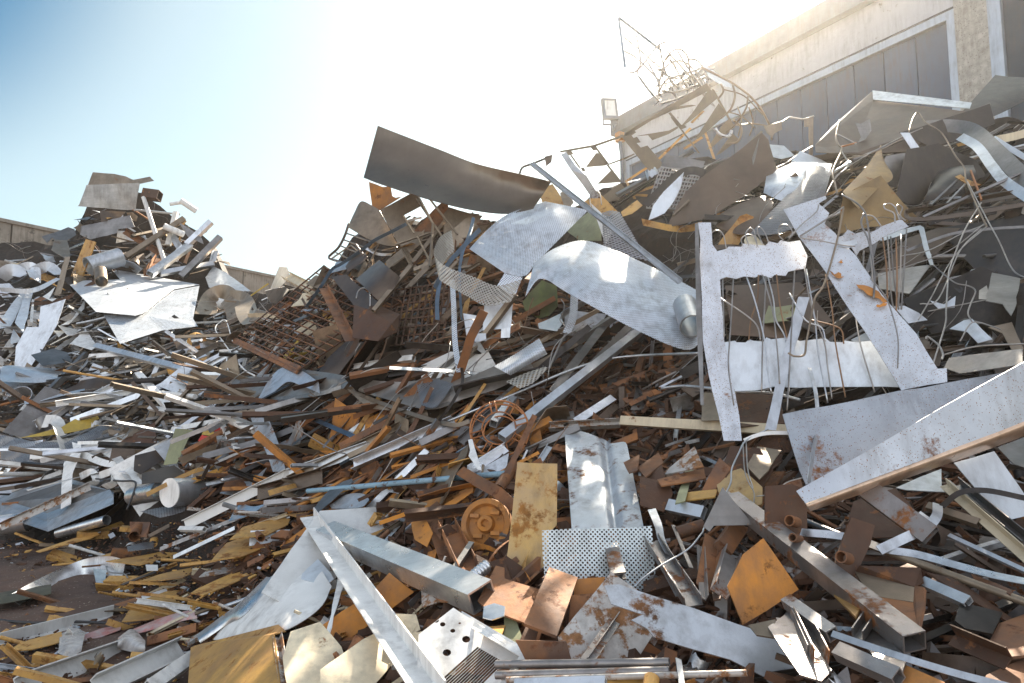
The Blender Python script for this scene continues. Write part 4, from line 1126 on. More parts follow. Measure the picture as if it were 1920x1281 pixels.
PT("metal_sheet","brown rounded drum side with streaks in the centre tangle","drum","dark_brown",[(668,524),(690,505),(712,488)],[(712,566),(736,545),(750,520)],off=.85,bulge=.2,th=.006)
S("metal_sheet","dark steel plate below the brown drum","sheet","dark_brown",[(623,520),(650,515),(700,560),(710,566),(685,585),(665,575),(645,548)],.8)
F("box_casing","dark brown rusty casing with a wire handle in the centre tangle","casing","rust_dark",[(664,572,.1),(690,580,.1),(735,607,.1),(709,640,.15),(661,634,.15),(750,590,-.2),(700,568,-.2),(745,622,-.1)],[(0,1,2,3,4),(1,6,5,2),(2,5,7,3)],.85,.006)
W("wire_loop","pale wire handle loop over the dark brown casing","wire","wire",[(668,560,1.0),(672,546,1.0),(682,540,1.0),(692,545,1.0),(694,560,1.0),(694,575,.95)],.010)
B("angle_bar","rust brown beam standing in front of the grating","bar","rust",(606,536,.95),(656,634,1.0),17,'angle',.7,.4)
B("angle_bar","ochre upright beam behind the rust brown beam","bar","steel_tan",(617,500,.4),(596,545,.4),18,'angle',.7,.4)
B("angle_bar","long brown slim beam from the drum down to the casing","bar","steel_tan",(700,584,1.0),(770,500,.7),8,'tube')
B("angle_bar","pale beam with holes lying left of the grating","beam","cream",(536,516,.3),(592,546,.3),18,'chan',.5,.4)
S("metal_sheet","small white sheet at the dip between the two heaps","sheet","white",[(524,500),(540,502),(546,520),(520,545),(500,560),(508,540)],.3)
S("metal_sheet","grey translucent looking sheet on the ridge between the heaps","sheet","galv",[(385,520),(400,500),(425,512),(470,545),(430,550),(392,540)],.3,jit=.1)
# rusty grating
rt=root("rusty_grating",hp(580,600,.3),"rusty brown steel grating leaning on the slope between the two heaps","grating")
def grating():
    A,Bc,C,Dd=hp(606,500,.5),hp(438,638,.55),hp(560,694,.75),hp(752,566,.5)
    mb=MB()
    for i in range(12):
        t=i/11; bar_geo(mb,A.lerp(Dd,t),Bc.lerp(C,t),'block',.013,.026,.004,.3)
    mb.done("long_bars","rust_dark",rt)
    mb=MB()
    for i in range(15):
        t=i/14; bar_geo(mb,A.lerp(Bc,t)-V((0,.012,0)),Dd.lerp(C,t)-V((0,.012,0)),'block',.011,.02,.004,.3)
    mb.done("cross_bars","rust",rt)
    mb=MB(); bar_geo(mb,Bc,C,'block',.09,.02,.004,.2); mb.done("edge_frame","rust",rt)
grating()
rt=root("rusty_grating",hp(780,590,.2),"dark rusty grid lying behind the casing and the perforated strip","grating")
def grating2():
    A,Bc,C,Dd=hp(740,545,.45),hp(720,650,.5),hp(830,640,.45),hp(845,530,.4)
    for nm,(p,q,r_,s_),k in (("long_bars",(A,Dd,Bc,C),11),("cross_bars",(A,Bc,Dd,C),8)):
        mb=MB()
        for i in range(k):
            t=i/(k-1); bar_geo(mb,p.lerp(q,t),r_.lerp(s_,t),'block',.014,.025,.004,.3)
        mb.done(nm,"rust_dark",rt)
grating2()
# perforated pieces
PT("perforated_sheet","blue-white perforated sheet tilted up against the curved plate","sheet","perf_fine",[(880,467,6.5),(912,433,6.7),(952,402,6.8),(1022,378,6.9)],[(946,512,6.15),(984,518,6.1),(1010,488,6.25),(1103,394,6.6)],nu=24,nv=16,wave=.03,bulge=.05)
PT("perforated_sheet","large wavy perforated sheet sloping down to the white frame","sheet","perf_fine",[(1002,492,5.75),(1040,466,5.8),(1087,451.5,5.85),(1132,461,5.8),(1210,495,5.6),(1278,529,5.4),(1312,548,5.3)],[(985,556,5.3),(1014,522,5.4),(1060,547,5.25),(1103.5,571,5.1),(1193,619,4.9),(1283,656,4.75),(1316,640,4.8)],nu=40,nv=16,wave=.04,bulge=.06)
PT("perforated_sheet","grey perforated sheet hanging between the two blue-white sheets","sheet","perf_dark",[(1128,400,6.3),(1145,395,6.3),(1162,398,6.3)],[(1132,466,6.0),(1170,478,6.0),(1216,490,6.0)],wave=.05,bulge=.05)
PT("perforated_sheet","pale perforated band curling around at the left of the perforated sheets","sheet","perf_gold",[(846,432,6.3),(824,446,6.1),(814,478,5.9),(838,500,5.8),(890,520,5.7),(932,536,5.6),(978,524,5.6)],[(852,470,6.2),(835,488,6.1),(822,520,5.85),(845,538,5.75),(880,558,5.6),(913,574,5.5),(958,566,5.5)],nu=30)
S("perforated_sheet","light blue perforated flap beside the pale curling band","sheet","perf_fine",[(946,512),(980,520),(966,556),(932,536)],.75,(.2,-1,.3))
S("metal_sheet","pale violet-grey plain plate hanging under the curling perforated band","sheet","galv",[(908,574),(962,561),(958,616),(905,620)],.75,(0,-1,.15),warp=.004)
S("metal_sheet","small pale square tab hanging below the violet-grey plate","offcut","galv",[(940,617),(957,614),(956,633),(939,634)],.75,(0,-1,.1),warp=.002)
S("metal_sheet","small white plate with wires left of the hanging square tab","offcut","white_blue",[(881,626),(911,625),(912,639),(880,642)],.72,(0,-1,.3),warp=.002)
RB("perforated_strip","narrow light blue perforated strip hanging straight down","strip","perf_fine",[(848,525,.9),(851,580,.9),(853,640,.85),(861,698,.8)],10,(.1,.1))
RB("perforated_strip","short light blue perforated strip hanging from the large wavy sheet","strip","perf_fine",[(1078,535,.8),(1076,575,.8),(1073,600,.8),(1062,625,.75)],15,(.2,-.4))
W("wire_rod","thin twisted tail below the short perforated strip","wire","wire",[(1062,625,.75),(1050,645,.7),(1040,668,.65),(1030,690,.6)],.012)
PT("perforated_sheet","rolled piece of light blue perforated sheet on the wavy grey sheets","sheet","perf_fine",[(926,687),(960,668),(1011,635)],[(957,704),(990,684),(1026,664)],off=.75,bulge=.10)
PT("perforated_sheet","yellowish perforated offcut below the rolled piece","sheet","perf_gold",[(948,716),(985,700),(1022,688)],[(975,729),(1000,718),(1028,690)],off=.72,bulge=.02)
S("metal_sheet","rounded green patch added for a lens flare ghost under the large wavy perforated sheet","sheet","green",[(980,564),(997,543),(1016,524),(1044,535),(1046,573),(1030,590),(1010,596),(984,580)],.25,(0,-1,.2),warp=.02)  # green flare spot modelled as a sheet, its light put into the colour
S("metal_sheet","grey plate with curled wire tails below the green flare patch","sheet","galv",[(1008,604),(1030,596),(1050,588),(1056,604),(1044,620),(1010,614)],.5)
W("wire_loop","curled wire ends over the grey plate below the green flare patch","wire","wire",[(1052,562,.7),(1058,572,.7),(1055,588,.7),(1050,600,.7),(1058,612,.7),(1046,618,.7)],.006)
for i,(p,wd,tw,l) in enumerate([([(900,430,.9),(862,470,.95),(838,498,1.0),(815,540,.9)],9,(.2,.5),"broad dark blue strap crossing the curling perforated band"),
  ([(888,408,.7),(880,440,.85),(868,470,.9),(862,500,.85)],7,(.2,.6),"dark blue strap hanging behind the first one"),
  ([(862,500,.85),(862,540,.8),(866,600,.6)],6,(.4,.9),"thin dark blue strap hanging straight down"),
  ([(826,520,.8),(820,560,.7),(820,600,.6)],8,(.3,.3),"dark grey strap at the left of the curling perforated band")]):
    RB("plastic_strap",l,"strap","blue_steel",p,wd,tw)
B("channel_bar","long pale drilled rail running down right over the perforated sheets","rail","galv",(996,306,1.0),(1275,528,.9),10,'chan',.6,.5)
W("wire_loop","thin wire arch over the long drilled rail","wire","wire",[(1108,395,1.0),(1106,370,1.0),(1112,358,1.0),(1124,362,1.0),(1128,384,1.0)],.006)
S("metal_sheet","white plate tucked under the long drilled rail","sheet","white",[(1108,382),(1150,418),(1146,440),(1136,460),(1122,420)],.55)
B("duct_pipe","bright bucket shaped pipe end at the right edge of the wavy perforated sheet","bucket","galv",(1284,572,.9),(1298,612,1.05),46,'pipe',th=.005)
# wavy grey sheets under the perforated ones
PT("wavy_sheet","wide wavy grey sheet left of the hanging perforated strip","sheet","steel_warm",[(560,692),(620,700),(690,712),(760,716),(870,703)],[(590,740),(650,730),(722,748),(807,768),(880,744)],off=.5,wave=.07)
PT("wavy_sheet","grey curved sheet below the rolled perforated piece","sheet","steel_warm",[(800,738),(860,716),(920,690),(985,660)],[(806,767),(880,745),(940,726),(1000,690)],off=.48,wave=.03,bulge=.04)
PT("dished_sheet","dished grey plate with a curled rim at the left of the wavy sheets","sheet","steel_warm",[(431,716),(470,706),(530,700),(597,702)],[(478,770),(510,762),(560,748),(642,726)],off=.5,bulge=-.08)
PT("perforated_sheet","bent light blue perforated strip arching over the dished plate","sheet","perf_fine",[(484,748),(505,712),(528,690),(560,692),(597,716)],[(492,756),(522,728),(540,716),(562,722),(600,738)],off=.62,wave=.02)
PT("perforated_sheet","dark perforated patch on the wide wavy grey sheet","sheet","perf_dark",[(780,716),(820,712),(850,720)],[(790,760),(815,765),(836,742)],off=.6,wave=.02)
S("metal_sheet","brown-grey folded strip in front of the dished plate","strip","dark_brown",[(490,755),(532,748),(528,765),(484,770)],.6)
RB("metal_strip","long grey strip curving under the wavy sheets","strip","steel",[(480,750,.55),(540,746,.6),(600,738,.6),(640,726,.55)],8,(.4,.4))
RB("metal_strip","long tan strip curving right below the wavy sheets","strip","steel_tan",[(650,730,.5),(720,758,.55),(790,782,.55),(850,797,.55),(880,790,.5)],9,(.6,.6))
S("metal_sheet","tan pointed sheet beneath the wavy sheets","sheet","steel_tan",[(650,728),(680,742),(735,770),(690,766)],.5)
B("flat_bar","bright white flat profile below the casing","bar","white",(662,688,.5),(738,676,.5),10,'chan',.5,.4)
B("flat_bar","white profile end right of the bright flat profile","bar","white",(736,677,.5),(776,672,.5),11,'tube')
RB("plastic_strap","dark strap running from the casing to the wavy sheets","strap","dark_brown",[(733,612,.7),(700,660,.7),(670,700,.7),(647,730,.65)],6,(.2,.3))
RB("plastic_strap","black strap hanging over the edge of the wavy sheets","strap","dark",[(866,690,.8),(866,720,.8),(845,760,.75),(823,790,.65)],6,(.2,.4))
W("thin_wire","thin white wire falling through the hollow below the wavy sheets","wire","wire",[(845,640,.75),(830,690,.75),(760,725,.7),(725,760,.65),(694,802,.6)],.004)
W("white_wire","white coated wire hooked at the foot of the valley","wire","white",[(478,705,.6),(455,690,.6),(425,650,.6),(404,618,.6),(412,605,.65),(424,602,.65),(436,640,.6)],.012)
W("white_wire","white coated wire bending behind the hooked one","wire","white",[(425,662,.6),(428,695,.6),(450,712,.55)],.012)
W("thin_wire","long thin straight wire across the valley","wire","wire",[(300,650,.5),(400,620,.5),(480,600,.5)],.005)
RB("sheet_curl","brown curled thick sheet at the foot of the valley","offcut","steel_tan",[(385,590,.5),(398,560,.7),(422,552,.7),(440,575,.6),(448,600,.4)],36,(.3,-.3))
RB("sheet_curl","orange-brown crumpled sheet right of the curled one","offcut","steel_tan",[(432,560,.5),(455,565,.65),(465,590,.6),(478,605,.4)],40,(-.2,.5))
S("metal_sheet","pale crumpled paper-like sheet on the ridge between the heaps","sheet","white",[(500,548),(530,535),(552,552),(540,568),(505,566)],.3,warp=.04)

# ------------------------------------------------------------------ RIGHT TOP : cut skeleton sheet, wire cage
SK="tan_dark"
rt=root("cut_out_skeleton",at(1200,300,7.9),"tan laser-cut skeleton of thin rails and pointed blades in front of the warehouse corner","cut-out sheet")
def sk(pts): F("remnant","","",SK,[(x,y,0) for x,y in pts],[tuple(range(len(pts)))],Y=7.9,th=.006,parent=rt)
def z2(*a): return [(1020+a[i]/6.4,220+a[i+1]/6.4) for i in range(0,len(a),2)]
def z4(*a): return [(1100+a[i]/3.558,a[i+1]/3.558) for i in range(0,len(a),2)]
RAIL=[z2(190,405,600,330,612,355,200,425),z2(600,330,890,230,940,205,960,235,780,295,612,355),z2(960,190,1290,0,1330,0,1300,30,975,235),z4(430,780,800,555,830,590,825,600,440,800),
 z2(570,345,605,335,645,390,590,400,560,360),z2(245,425,325,400,355,440,290,460),z2(600,345,625,350,780,560,745,570),z2(310,450,330,450,440,605,420,610),z2(930,230,1060,145,1105,180,1050,220,1075,250,1115,235,1160,300,1110,310,1160,365,1240,340,1430,560,1350,755),
 z2(1110,225,1500,160,1600,110,1610,130,1500,200,1300,275,1250,215),z2(1600,100,1680,85,1710,120,1640,150),z2(1520,0,1545,0,1620,100,1600,110),z2(1640,150,1660,150,1870,430,1850,430),
 z2(500,600,625,430,650,430,760,560,745,580),z2(440,610,480,605,500,650,460,645),z2(640,800,800,640,915,780),z2(750,575,770,565,930,770,910,785),z2(700,950,920,790,950,830,1000,870,900,1000,720,1020),z2(765,560,980,480,1080,435,1090,445,985,500,770,575),
 z4(640,830,700,760,820,590,880,650,700,800,650,835),z4(500,740,560,715,700,700,730,705,575,735,515,765),z4(730,920,840,750,880,690,935,760,800,880,740,930),z4(800,1000,900,840,950,790,985,850,830,990),z4(860,1040,970,890,1015,930,900,1020),
 z4(830,590,850,600,990,850,975,850),z4(545,755,560,750,640,845,620,850)]
for p in RAIL: sk(p)
for i,(p,q) in enumerate([(z2(985,940)[0],z2(1320,830)[0]),(z2(1000,760)[0],z2(1230,610)[0]),(z2(985,760)[0],z2(1090,980)[0]),(z2(1090,930)[0],z2(1240,940)[0]),(z2(1380,500)[0],z2(1760,130)[0]),(z2(1680,380)[0],z2(1900,240)[0]),(z4(790,880)[0],z4(850,1060)[0]),(z4(700,820)[0],z4(780,740)[0])]):
    B("flat_bar","orange tan bar woven behind the cut-out skeleton","bar","ochre",(*p,-.2),(*q,-.2),5,'flat',group="tan bars behind the cut-out skeleton")
F("torn_plate","torn ragged grey plate behind the long drilled rail","sheet","galv_rust",[(1052,290,0),(1062,286,0),(1080,312,0),(1100,330,.05),(1116,356,.05),(1128,372,.05),(1110,372,0),(1092,346,0),(1070,318,0)],[(0,1,2,8),(2,3,7,8),(3,4,5,6,7)],Y=7.4)
F("curled_plate","dark curled end plate at the tip beside the drilled rail","sheet","dark_brown",[(1021,294,0),(1036,290,0),(1034,304,0),(1024,312,0)],[(0,1,2,3)],Y=7.3)
RB("metal_strip","thin tan rail arching from the curved plate to the cut-out skeleton","strip","dark_brown",[(974,326,.6),(980,314,.6),(996,308,.6),(1024,297,.6)],4,(.2,.2))
S("metal_sheet","orange-tan triangular plate behind the end of the curved plate","sheet","ochre",[(1010,355),(1036,345),(1060,382),(1052,392),(1020,390)],-.1)
S("metal_sheet","tan triangular plate right of the orange-tan one","sheet","steel_tan",[(1050,360),(1062,352),(1076,378),(1070,386),(1058,384)],.2)
S("metal_sheet","ochre plate in the gap right of the tilted perforated sheet","sheet","ochre",[(1092,380),(1126,366),(1142,382),(1160,400),(1130,410),(1108,396)],.1)
S("metal_sheet","olive yellow plate behind the tilted perforated sheet","sheet","olive",[(1060,430),(1104,396),(1130,412),(1128,452),(1085,450)],.15)
S("metal_sheet","tan flap below the cut-out skeleton","sheet","ochre",[(1165,400),(1195,376),(1205,386),(1185,402),(1168,408)],.3)
# wire cage
rt=root("wire_cage",at(1230,150,8.6),"tangled wire mesh cage with a flat corner frame sticking up into the sky","wire mesh")
def cg(pts,rad,m="wire",sides=5):
    mb=MB(); tubepath(mb,crom([at(x,y,8.6-d) for x,y,d in pts],6),rad,sides); mb.done("bent_wire",m,rt,True)
mb=MB()
for p,q,wd in (((1160,33),(1172,127),.035),((1160,33),(1240,95),.035)):
    bar_geo(mb,at(*p,8.6),at(*q,8.6),'block',wd,.01,.004,0)
mb.done("corner_frame","blue_steel",rt)
for pts in ([(1168,68,0),(1200,94,0),(1245,135,.1),(1270,165,.1)],[(1171,96,0),(1195,110,0),(1235,150,.1)],[(1193,65,0),(1201,115,0),(1196,140,0),(1224,180,.1)],[(1236,85,0),(1246,130,.1),(1262,160,.2)],[(1212,112,0),(1232,150,.1),(1238,180,.1)],
 [(1174,130,0),(1188,136,.1),(1205,122,.2),(1228,92,.2),(1245,80,.2),(1262,86,.2)],[(1242,145,.2),(1244,120,.3),(1256,100,.4),(1272,92,.4),(1288,104,.4),(1296,140,.3),(1310,170,.2)],[(1235,180,.1),(1240,140,.2),(1262,116,.2),(1290,120,.2),(1315,150,.2)],[(1234,175,.2),(1250,150,.3),(1280,140,.3),(1318,128,.3)],
 [(1256,110,.3),(1280,150,.2),(1300,180,.2)],[(1270,95,.4),(1285,120,.4),(1320,170,.3)],[(1196,140,0),(1215,166,.1),(1235,190,.2)],[(1250,95,.2),(1300,150,.1),(1335,190,.1)],[(1290,110,.2),(1310,116,.1),(1330,150,.1)],[(1240,170,.3),(1270,172,.3),(1310,158,.3)],[(1236,195,.3),(1270,185,.3),(1325,160,.3)]):
    cg(pts,.0125)
for k in range(26):
    a=rng.uniform(1236,1325); b=rng.uniform(112,190)
    cg([(a,b,.1),(a+rng.uniform(-22,22),b+rng.uniform(-22,22),.3),(a+rng.uniform(-30,30),b+rng.uniform(-30,20),.2)],.0075)
rt=root("wire_cage",at(1400,230,8.0),"open cage of curved brown rods bulging in front of the panel cladding","wire mesh")
def cg2(pts,rad,m="steel_tan"):
    mb=MB(); tubepath(mb,crom([at(x,y,8.0-d) for x,y,d in pts],6),rad,5); mb.done("curved_rod",m,rt,True)
for pts,rr_ in (([(1315,126,0),(1380,160,.2),(1420,195,.3),(1445,240,.2),(1447,262,0)],.014),([(1352,158,.1),(1356,172,.2),(1346,186,.2)],.014),([(1374,160,.2),(1378,180,.3),(1370,205,.3),(1352,222,.2)],.014),([(1403,180,.3),(1398,205,.3),(1380,232,.2),(1362,248,.1)],.012),
 ([(1358,168,.2),(1395,180,.3),(1430,215,.3)],.008),([(1365,210,.2),(1390,218,.3),(1415,240,.2)],.008),([(1383,200,.3),(1390,225,.3),(1384,255,.2)],.008),([(1404,200,.3),(1412,230,.2),(1405,255,.1)],.008),([(1340,240,.2),(1350,252,.2),(1366,256,.2),(1372,245,.2)],.02),([(1375,225,.2),(1390,240,.2),(1384,265,.2),(1360,270,.2)],.014),([(1380,235,.2),(1410,232,.2),(1440,236,.1)],.008)):
    cg2(pts,rr_, "alu" if rr_ in(.02,) else "steel_tan")
S("plastic_film","pale translucent looking torn film over the top of the wire cage","film","white_blue",[(1316,122),(1334,130),(1352,142),(1381,160),(1360,163),(1345,160),(1326,150)],-.4,(.1,-.8,.5),warp=.05)
# basket
rt=root("wire_basket",at(1270,350,7.2),"grey sheet with punched slots hanging below the blade of the cut-out skeleton","grating")
def basket():
    A,Bc,C,Dd=at(1247,290,7.2),at(1322,303,7.2),at(1288,392,6.9),at(1212,390,6.9)
    n=(Bc-A).cross(Dd-A).normalized()
    mb=MB(); mb.add([A,Bc,A.lerp(Dd,.0)+(Bc-A)*.99+(C-Bc)*.22,A.lerp(Dd,.22)],[(0,1,2,3)]); 
    q=[A,Bc,Bc.lerp(C,.24),A.lerp(Dd,.24)]; a,b,c=solid(q,[(0,1,2,3)],.006,[(0,0),(1,0),(1,1),(0,1)]); link("top_sheet",a,b,"steel",c,False,rt)
    mb=MB()
    for i in range(15):
        t=i/14; bar_geo(mb,A.lerp(Bc,t).lerp(Dd.lerp(C,t),.24),Dd.lerp(C,t),'block',.010,.006,.004,0)
    mb.done("long_bars","wire",rt)
    mb=MB()
    for i in range(11):
        t=.24+.76*i/10; bar_geo(mb,A.lerp(Dd,t),Bc.lerp(C,t),'block',.014,.006,.004,0)
    mb.done("cross_bars","galv",rt)
basket()
S("metal_sheet","blue-white leaf shaped sheet in front of the punched grey sheet","sheet","white_blue",[(1282,324),(1276,352),(1262,380),(1246,400),(1216,412),(1225,385),(1244,360)],.9,(-.1,-1,.4))
RB("metal_strip","dark curved strip sweeping over the punched grey sheet","strip","dark",[(1210,385,.8),(1245,350,.9),(1275,326,.9),(1300,320,.8),(1322,326,.7)],16,(.5,.2))
S("metal_sheet","big dark brown cone-bent sheet with a straight upper edge","sheet","dark_brown",[(1284,368),(1429,247),(1441,262),(1448,290),(1457,318),(1430,345),(1380,385),(1330,410),(1250,425),(1268,390)],.6,(-.25,-1,.25),warp=.05)
S("metal_sheet","smooth shiny triangular fold on the dark brown cone-bent sheet","sheet","steel",[(1426,252),(1440,265),(1457,318),(1440,335),(1416,322),(1412,295)],.85,(.3,-1,.2),warp=.02)
B("flat_bar","pale straight edge rail on the dark cone-bent sheet","rail","steel_tan",(1262,405,.75),(1428,248,.65),4,'tube')
PT("metal_sheet","shiny domed galvanised sheet right of the dark cone","sheet","galv",[(1437,330),(1470,312),(1500,304),(1560,308)],[(1432,362),(1470,378),(1520,380),(1548,340)],off=.55,bulge=.12,wave=.02)
PT("perforated_sheet","dark finely perforated sheet draped over the domed sheet","sheet","perf_dark",[(1452,390),(1490,350),(1520,312),(1560,318)],[(1405,440),(1450,440),(1500,420),(1545,370)],off=.65,bulge=.05,wave=.02)
PT("metal_sheet","brown smooth bowed sheet under the dark cone-bent sheet","sheet","dark_brown",[(1330,415),(1380,385),(1430,368),(1450,380)],[(1350,430),(1390,440),(1420,432),(1446,400)],off=.5,bulge=.06)
S("metal_sheet","small bright plate right of the shiny fold","sheet","galv",[(1436,270),(1470,273),(1490,292),(1465,300),(1446,296)],.5)
S("metal_sheet","pale notched plate against the panel cladding","sheet","steel_tan",[(1432,236),(1466,228),(1467,242),(1452,250),(1448,258),(1438,250)],.4,(0,-1,.1))
W("metal_strip","thin zigzag strip rising against the panel cladding","strip","wire",[(1440,236,.5),(1468,228,.5),(1480,220,.5),(1505,224,.5),(1526,218,.5)],.010,2)
S("metal_sheet","tall grey strip hanging from the zigzag strip","sheet","steel_tan",[(1507,224),(1525,219),(1524,292),(1516,292),(1516,238),(1508,238)],.35,(0,-1,.05))
S("metal_sheet","light sheet triangle in front of the cladding above the domed sheet","sheet","white_blue",[(1484,302),(1500,284),(1540,300),(1554,308),(1520,306)],.5)
S("metal_sheet","orange rusty sheet with rounded end behind the white frame","sheet","ochre",[(1388,404),(1400,400),(1414,406),(1398,440),(1378,470),(1340,468),(1356,444)],.5,(-.1,-1,.2))
S("metal_sheet","pale wooden looking offcut behind the wires over the white frame","sheet","cream",[(1398,445),(1416,440),(1434,460),(1400,466),(1395,452)],.45)

# big flanged sheet & neighbours
F("flanged_sheet","large brown sheet jutting out over the right side of the heap","sheet","dark_brown",[(1636,171,0),(1637,188,.02),(1822,211,.05),(1700,285,-.2),(1600,290,-.1),(1530,286,0),(1528,273,0),(1560,238,0)],[(0,1,2,3,4,5,6,7)],.75,.006)
F("sheet_lip","pale violet lip along the front edge of the large brown sheet","sheet","galv",[(1636,170,0),(1822,193,.05),(1818,204,.07),(1637,187,.02)],[(0,1,2,3)],.8,.006)
S("metal_sheet","notched grey offcut standing under the large brown sheet","offcut","steel",[(1603,230),(1614,232),(1632,222),(1634,245),(1622,262),(1628,275),(1600,282),(1614,258)],.85,(0,-1,.1))
PT("metal_sheet","black sheet with a coppery sheen at the upper right corner","sheet","dark",[(1866,141),(1890,144),(1940,147)],[(1805,209),(1850,222),(1940,180)],off=.7,bulge=.05)
S("metal_sheet","dark leaning sheet with a pale straight top edge at the upper right","sheet","dark",[(1686,249),(1855,195),(1866,231),(1800,262),(1740,272)],.8,(0,-1,.3))
B("flat_bar","pale straight edge strip on the dark leaning sheet","strip","steel",(1600,300,.85),(1856,195,.85),3.5,'tube')
S("metal_sheet","pale violet strip hanging down in front of the dark sheets","strip","galv",[(1688,249),(1705,249),(1743,304),(1727,304)],1.0,(-.1,-1,.15),warp=.004)
PT("metal_sheet","ochre curved sheet standing out at the right of the domed sheet","sheet","ochre_dull",[(1652,272),(1640,290),(1622,316),(1580,360)],[(1655,300),(1674,333),(1648,352),(1610,392)],off=.9,bulge=.04)
S("metal_sheet","dark ochre sheet behind the white diagonal plate","sheet","ochre_dull",[(1582,366),(1650,330),(1690,380),(1720,410),(1690,425),(1630,425),(1570,440)],.45,(0,-1,.1))
S("metal_sheet","grey sheet behind the ochre curved sheet","sheet","steel",[(1660,294),(1695,288),(1714,300),(1680,352),(1650,340)],.75,(0,-1,.1))
S("metal_sheet","large black sheet in the upper right of the heap","sheet","dark",[(1700,280),(1760,268),(1830,300),(1850,330),(1780,345),(1740,360),(1720,392),(1680,372),(1690,320)],.6,(0,-1,.2))
PT("metal_sheet","dark rolled sheet with a yellow sheen below the large black sheet","sheet","dark",[(1745,350),(1762,322),(1800,312),(1825,310)],[(1730,380),(1770,370),(1800,352),(1835,335)],off=.75,bulge=.08)
for i,(p,wd,m,l,tw) in enumerate([([(1735,238,.9),(1780,236,.9),(1825,245,.95),(1870,285,1.0),(1930,345,1.0)],26,"steel","wide grey duct strip curving down at the right edge",(.4,.1)),
 ([(1800,256,.9),(1832,275,.95),(1860,312,1.0),(1884,340,1.0),(1930,372,1.0)],18,"galv","pale blue duct strip curving below the wide grey one",(.3,.2)),
 ([(1862,258,.8),(1890,276,.85),(1930,300,.85)],10,"white_blue","thin pale blue strip at the upper right edge",(.3,.2)),
 ([(1870,262,.7),(1900,256,.7),(1930,248,.7)],16,"cream","yellowish lit strip at the upper right edge",(.3,.3)),
 ([(1930,355,.9),(1840,372,.95),(1761,388,.95),(1712,394,1.0),(1700,400,1.02),(1713,411,1.0),(1789,405,.95),(1930,382,.9)],12,"dark_brown","long dark rusty ribbon doubling back in a loop at the right",(.9,.9)),
 ([(1740,420,.8),(1800,400,.8),(1860,392,.8),(1930,385,.8)],10,"dark","black ribbon under the looped ribbon",(.5,.6)),
 ([(1700,470,.8),(1780,440,.8),(1850,430,.8),(1930,425,.8)],6,"steel","thin bright strip in the black area at the right",(.5,.6))]):
    RB("metal_ribbon",l,"strip",m,p,wd,tw)
for i,(a,b,wd,m,l) in enumerate([((1745,385),(1795,338),4,"steel","pale thin bar under the dark rolled sheet"),((1775,382),(1810,345),3,"wire","thin bent bar right of the pale thin bar"),((1730,408),(1930,318),5,"steel","long thin bar rising to the right edge"),((1820,320),(1840,375),3,"copper","short orange wire hanging at the right edge")]):
    B("thin_bar",l,"bar",m,a,b,wd,'tube',off=1.0)
S("metal_sheet","small orange-tan torn triangle on the thin bars at the right","offcut","ochre",[(1790,334),(1800,330),(1812,338),(1840,348),(1822,350),(1808,344)],1.0)

# ------------------------------------------------------------------ WHITE FRAME
rt=root("speckled_frame",hp(1345,640,.9),"white speckled punched frame with post, crossbar and comb plate before the right heap","frame")
FN=(-.3,-1,.55)
FA=(1350,650,4.12)
_FP=at(*FA); _FN=V(FN)
def FY(x,y,d=0.0):                       # distance of the frame's plane under a pixel
    r_=ray(x,y); return EYE.y+r_.y*((_FP-EYE).dot(_FN)/r_.dot(_FN))-d
S("post","","","galv_dense",[(1309,418),(1333,418),(1336,460),(1344,471),(1350,524),(1358,640),(1378,735),(1391,826),(1357,826),(1336,735),(1318,640)],.92,FN,parent=rt,warp=.004,anchor=(FA[0],FA[1],FA[2]-0))
S("side_flange","","","steel",[(1303,420),(1309,418),(1318,640),(1320,760),(1314,760),(1306,600)],.86,(-.9,-1,.5),parent=rt,warp=.002,anchor=(1312,600,FY(1312,600)+.02))
S("crossbar","","","galv_dense",[(1344,471),(1362,466),(1366,462),(1390,462),(1392,456),(1402,457),(1436,460),(1441,452),(1458,456),(1464,450),(1478,454),(1500,451),(1514,480),(1510,503),(1478,509),(1473,517),(1452,515),(1446,521),(1425,515),(1416,520),(1395,518),(1380,523),(1362,519),(1350,524)],.915,FN,parent=rt,warp=.004,anchor=(FA[0],FA[1],FA[2]-0.004))
S("comb_plate","","","white_blue",[(1357,640),(1378,637),(1381,640),(1398,641),(1405,635),(1412,638),(1432,640),(1437,632),(1446,636),(1466,634),(1478,632),(1500,640),(1548,635),(1556,642),(1578,643),(1584,640),(1612,644),(1616,642),(1640,640),(1690,650),(1722,690),(1722,729),(1650,728),(1560,727),(1500,727),(1450,724),(1420,731),(1378,733)],.90,FN,parent=rt,warp=.012,anchor=(FA[0],FA[1],FA[2]-0.012))
S("crossbar_end","","","galv_dense",[(1560,448),(1580,442),(1590,430),(1604,438),(1622,432),(1632,436),(1648,428),(1652,424),(1690,410),(1704,424),(1660,442),(1640,456),(1612,470),(1606,480),(1595,462),(1570,462)],.80,FN,parent=rt,warp=.004,anchor=(FA[0],FA[1],FA[2]--0.02))
dpl=S("metal_plate","long white rust-flecked plate leaning diagonally across the speckled frame","plate","galv_speck",[(1469,393),(1548,366),(1550,371),(1535,380),(1555,398),(1546,419),(1567,438),(1574,449),(1605,480),(1633,522),(1662,564),(1718,626),(1758,692),(1775,690),(1776,717),(1697,731),(1690,733),(1645,660),(1546,508),(1497,443)],1.02,FN,warp=.006,anchor=(1600,560,FY(1600,560,.12)))
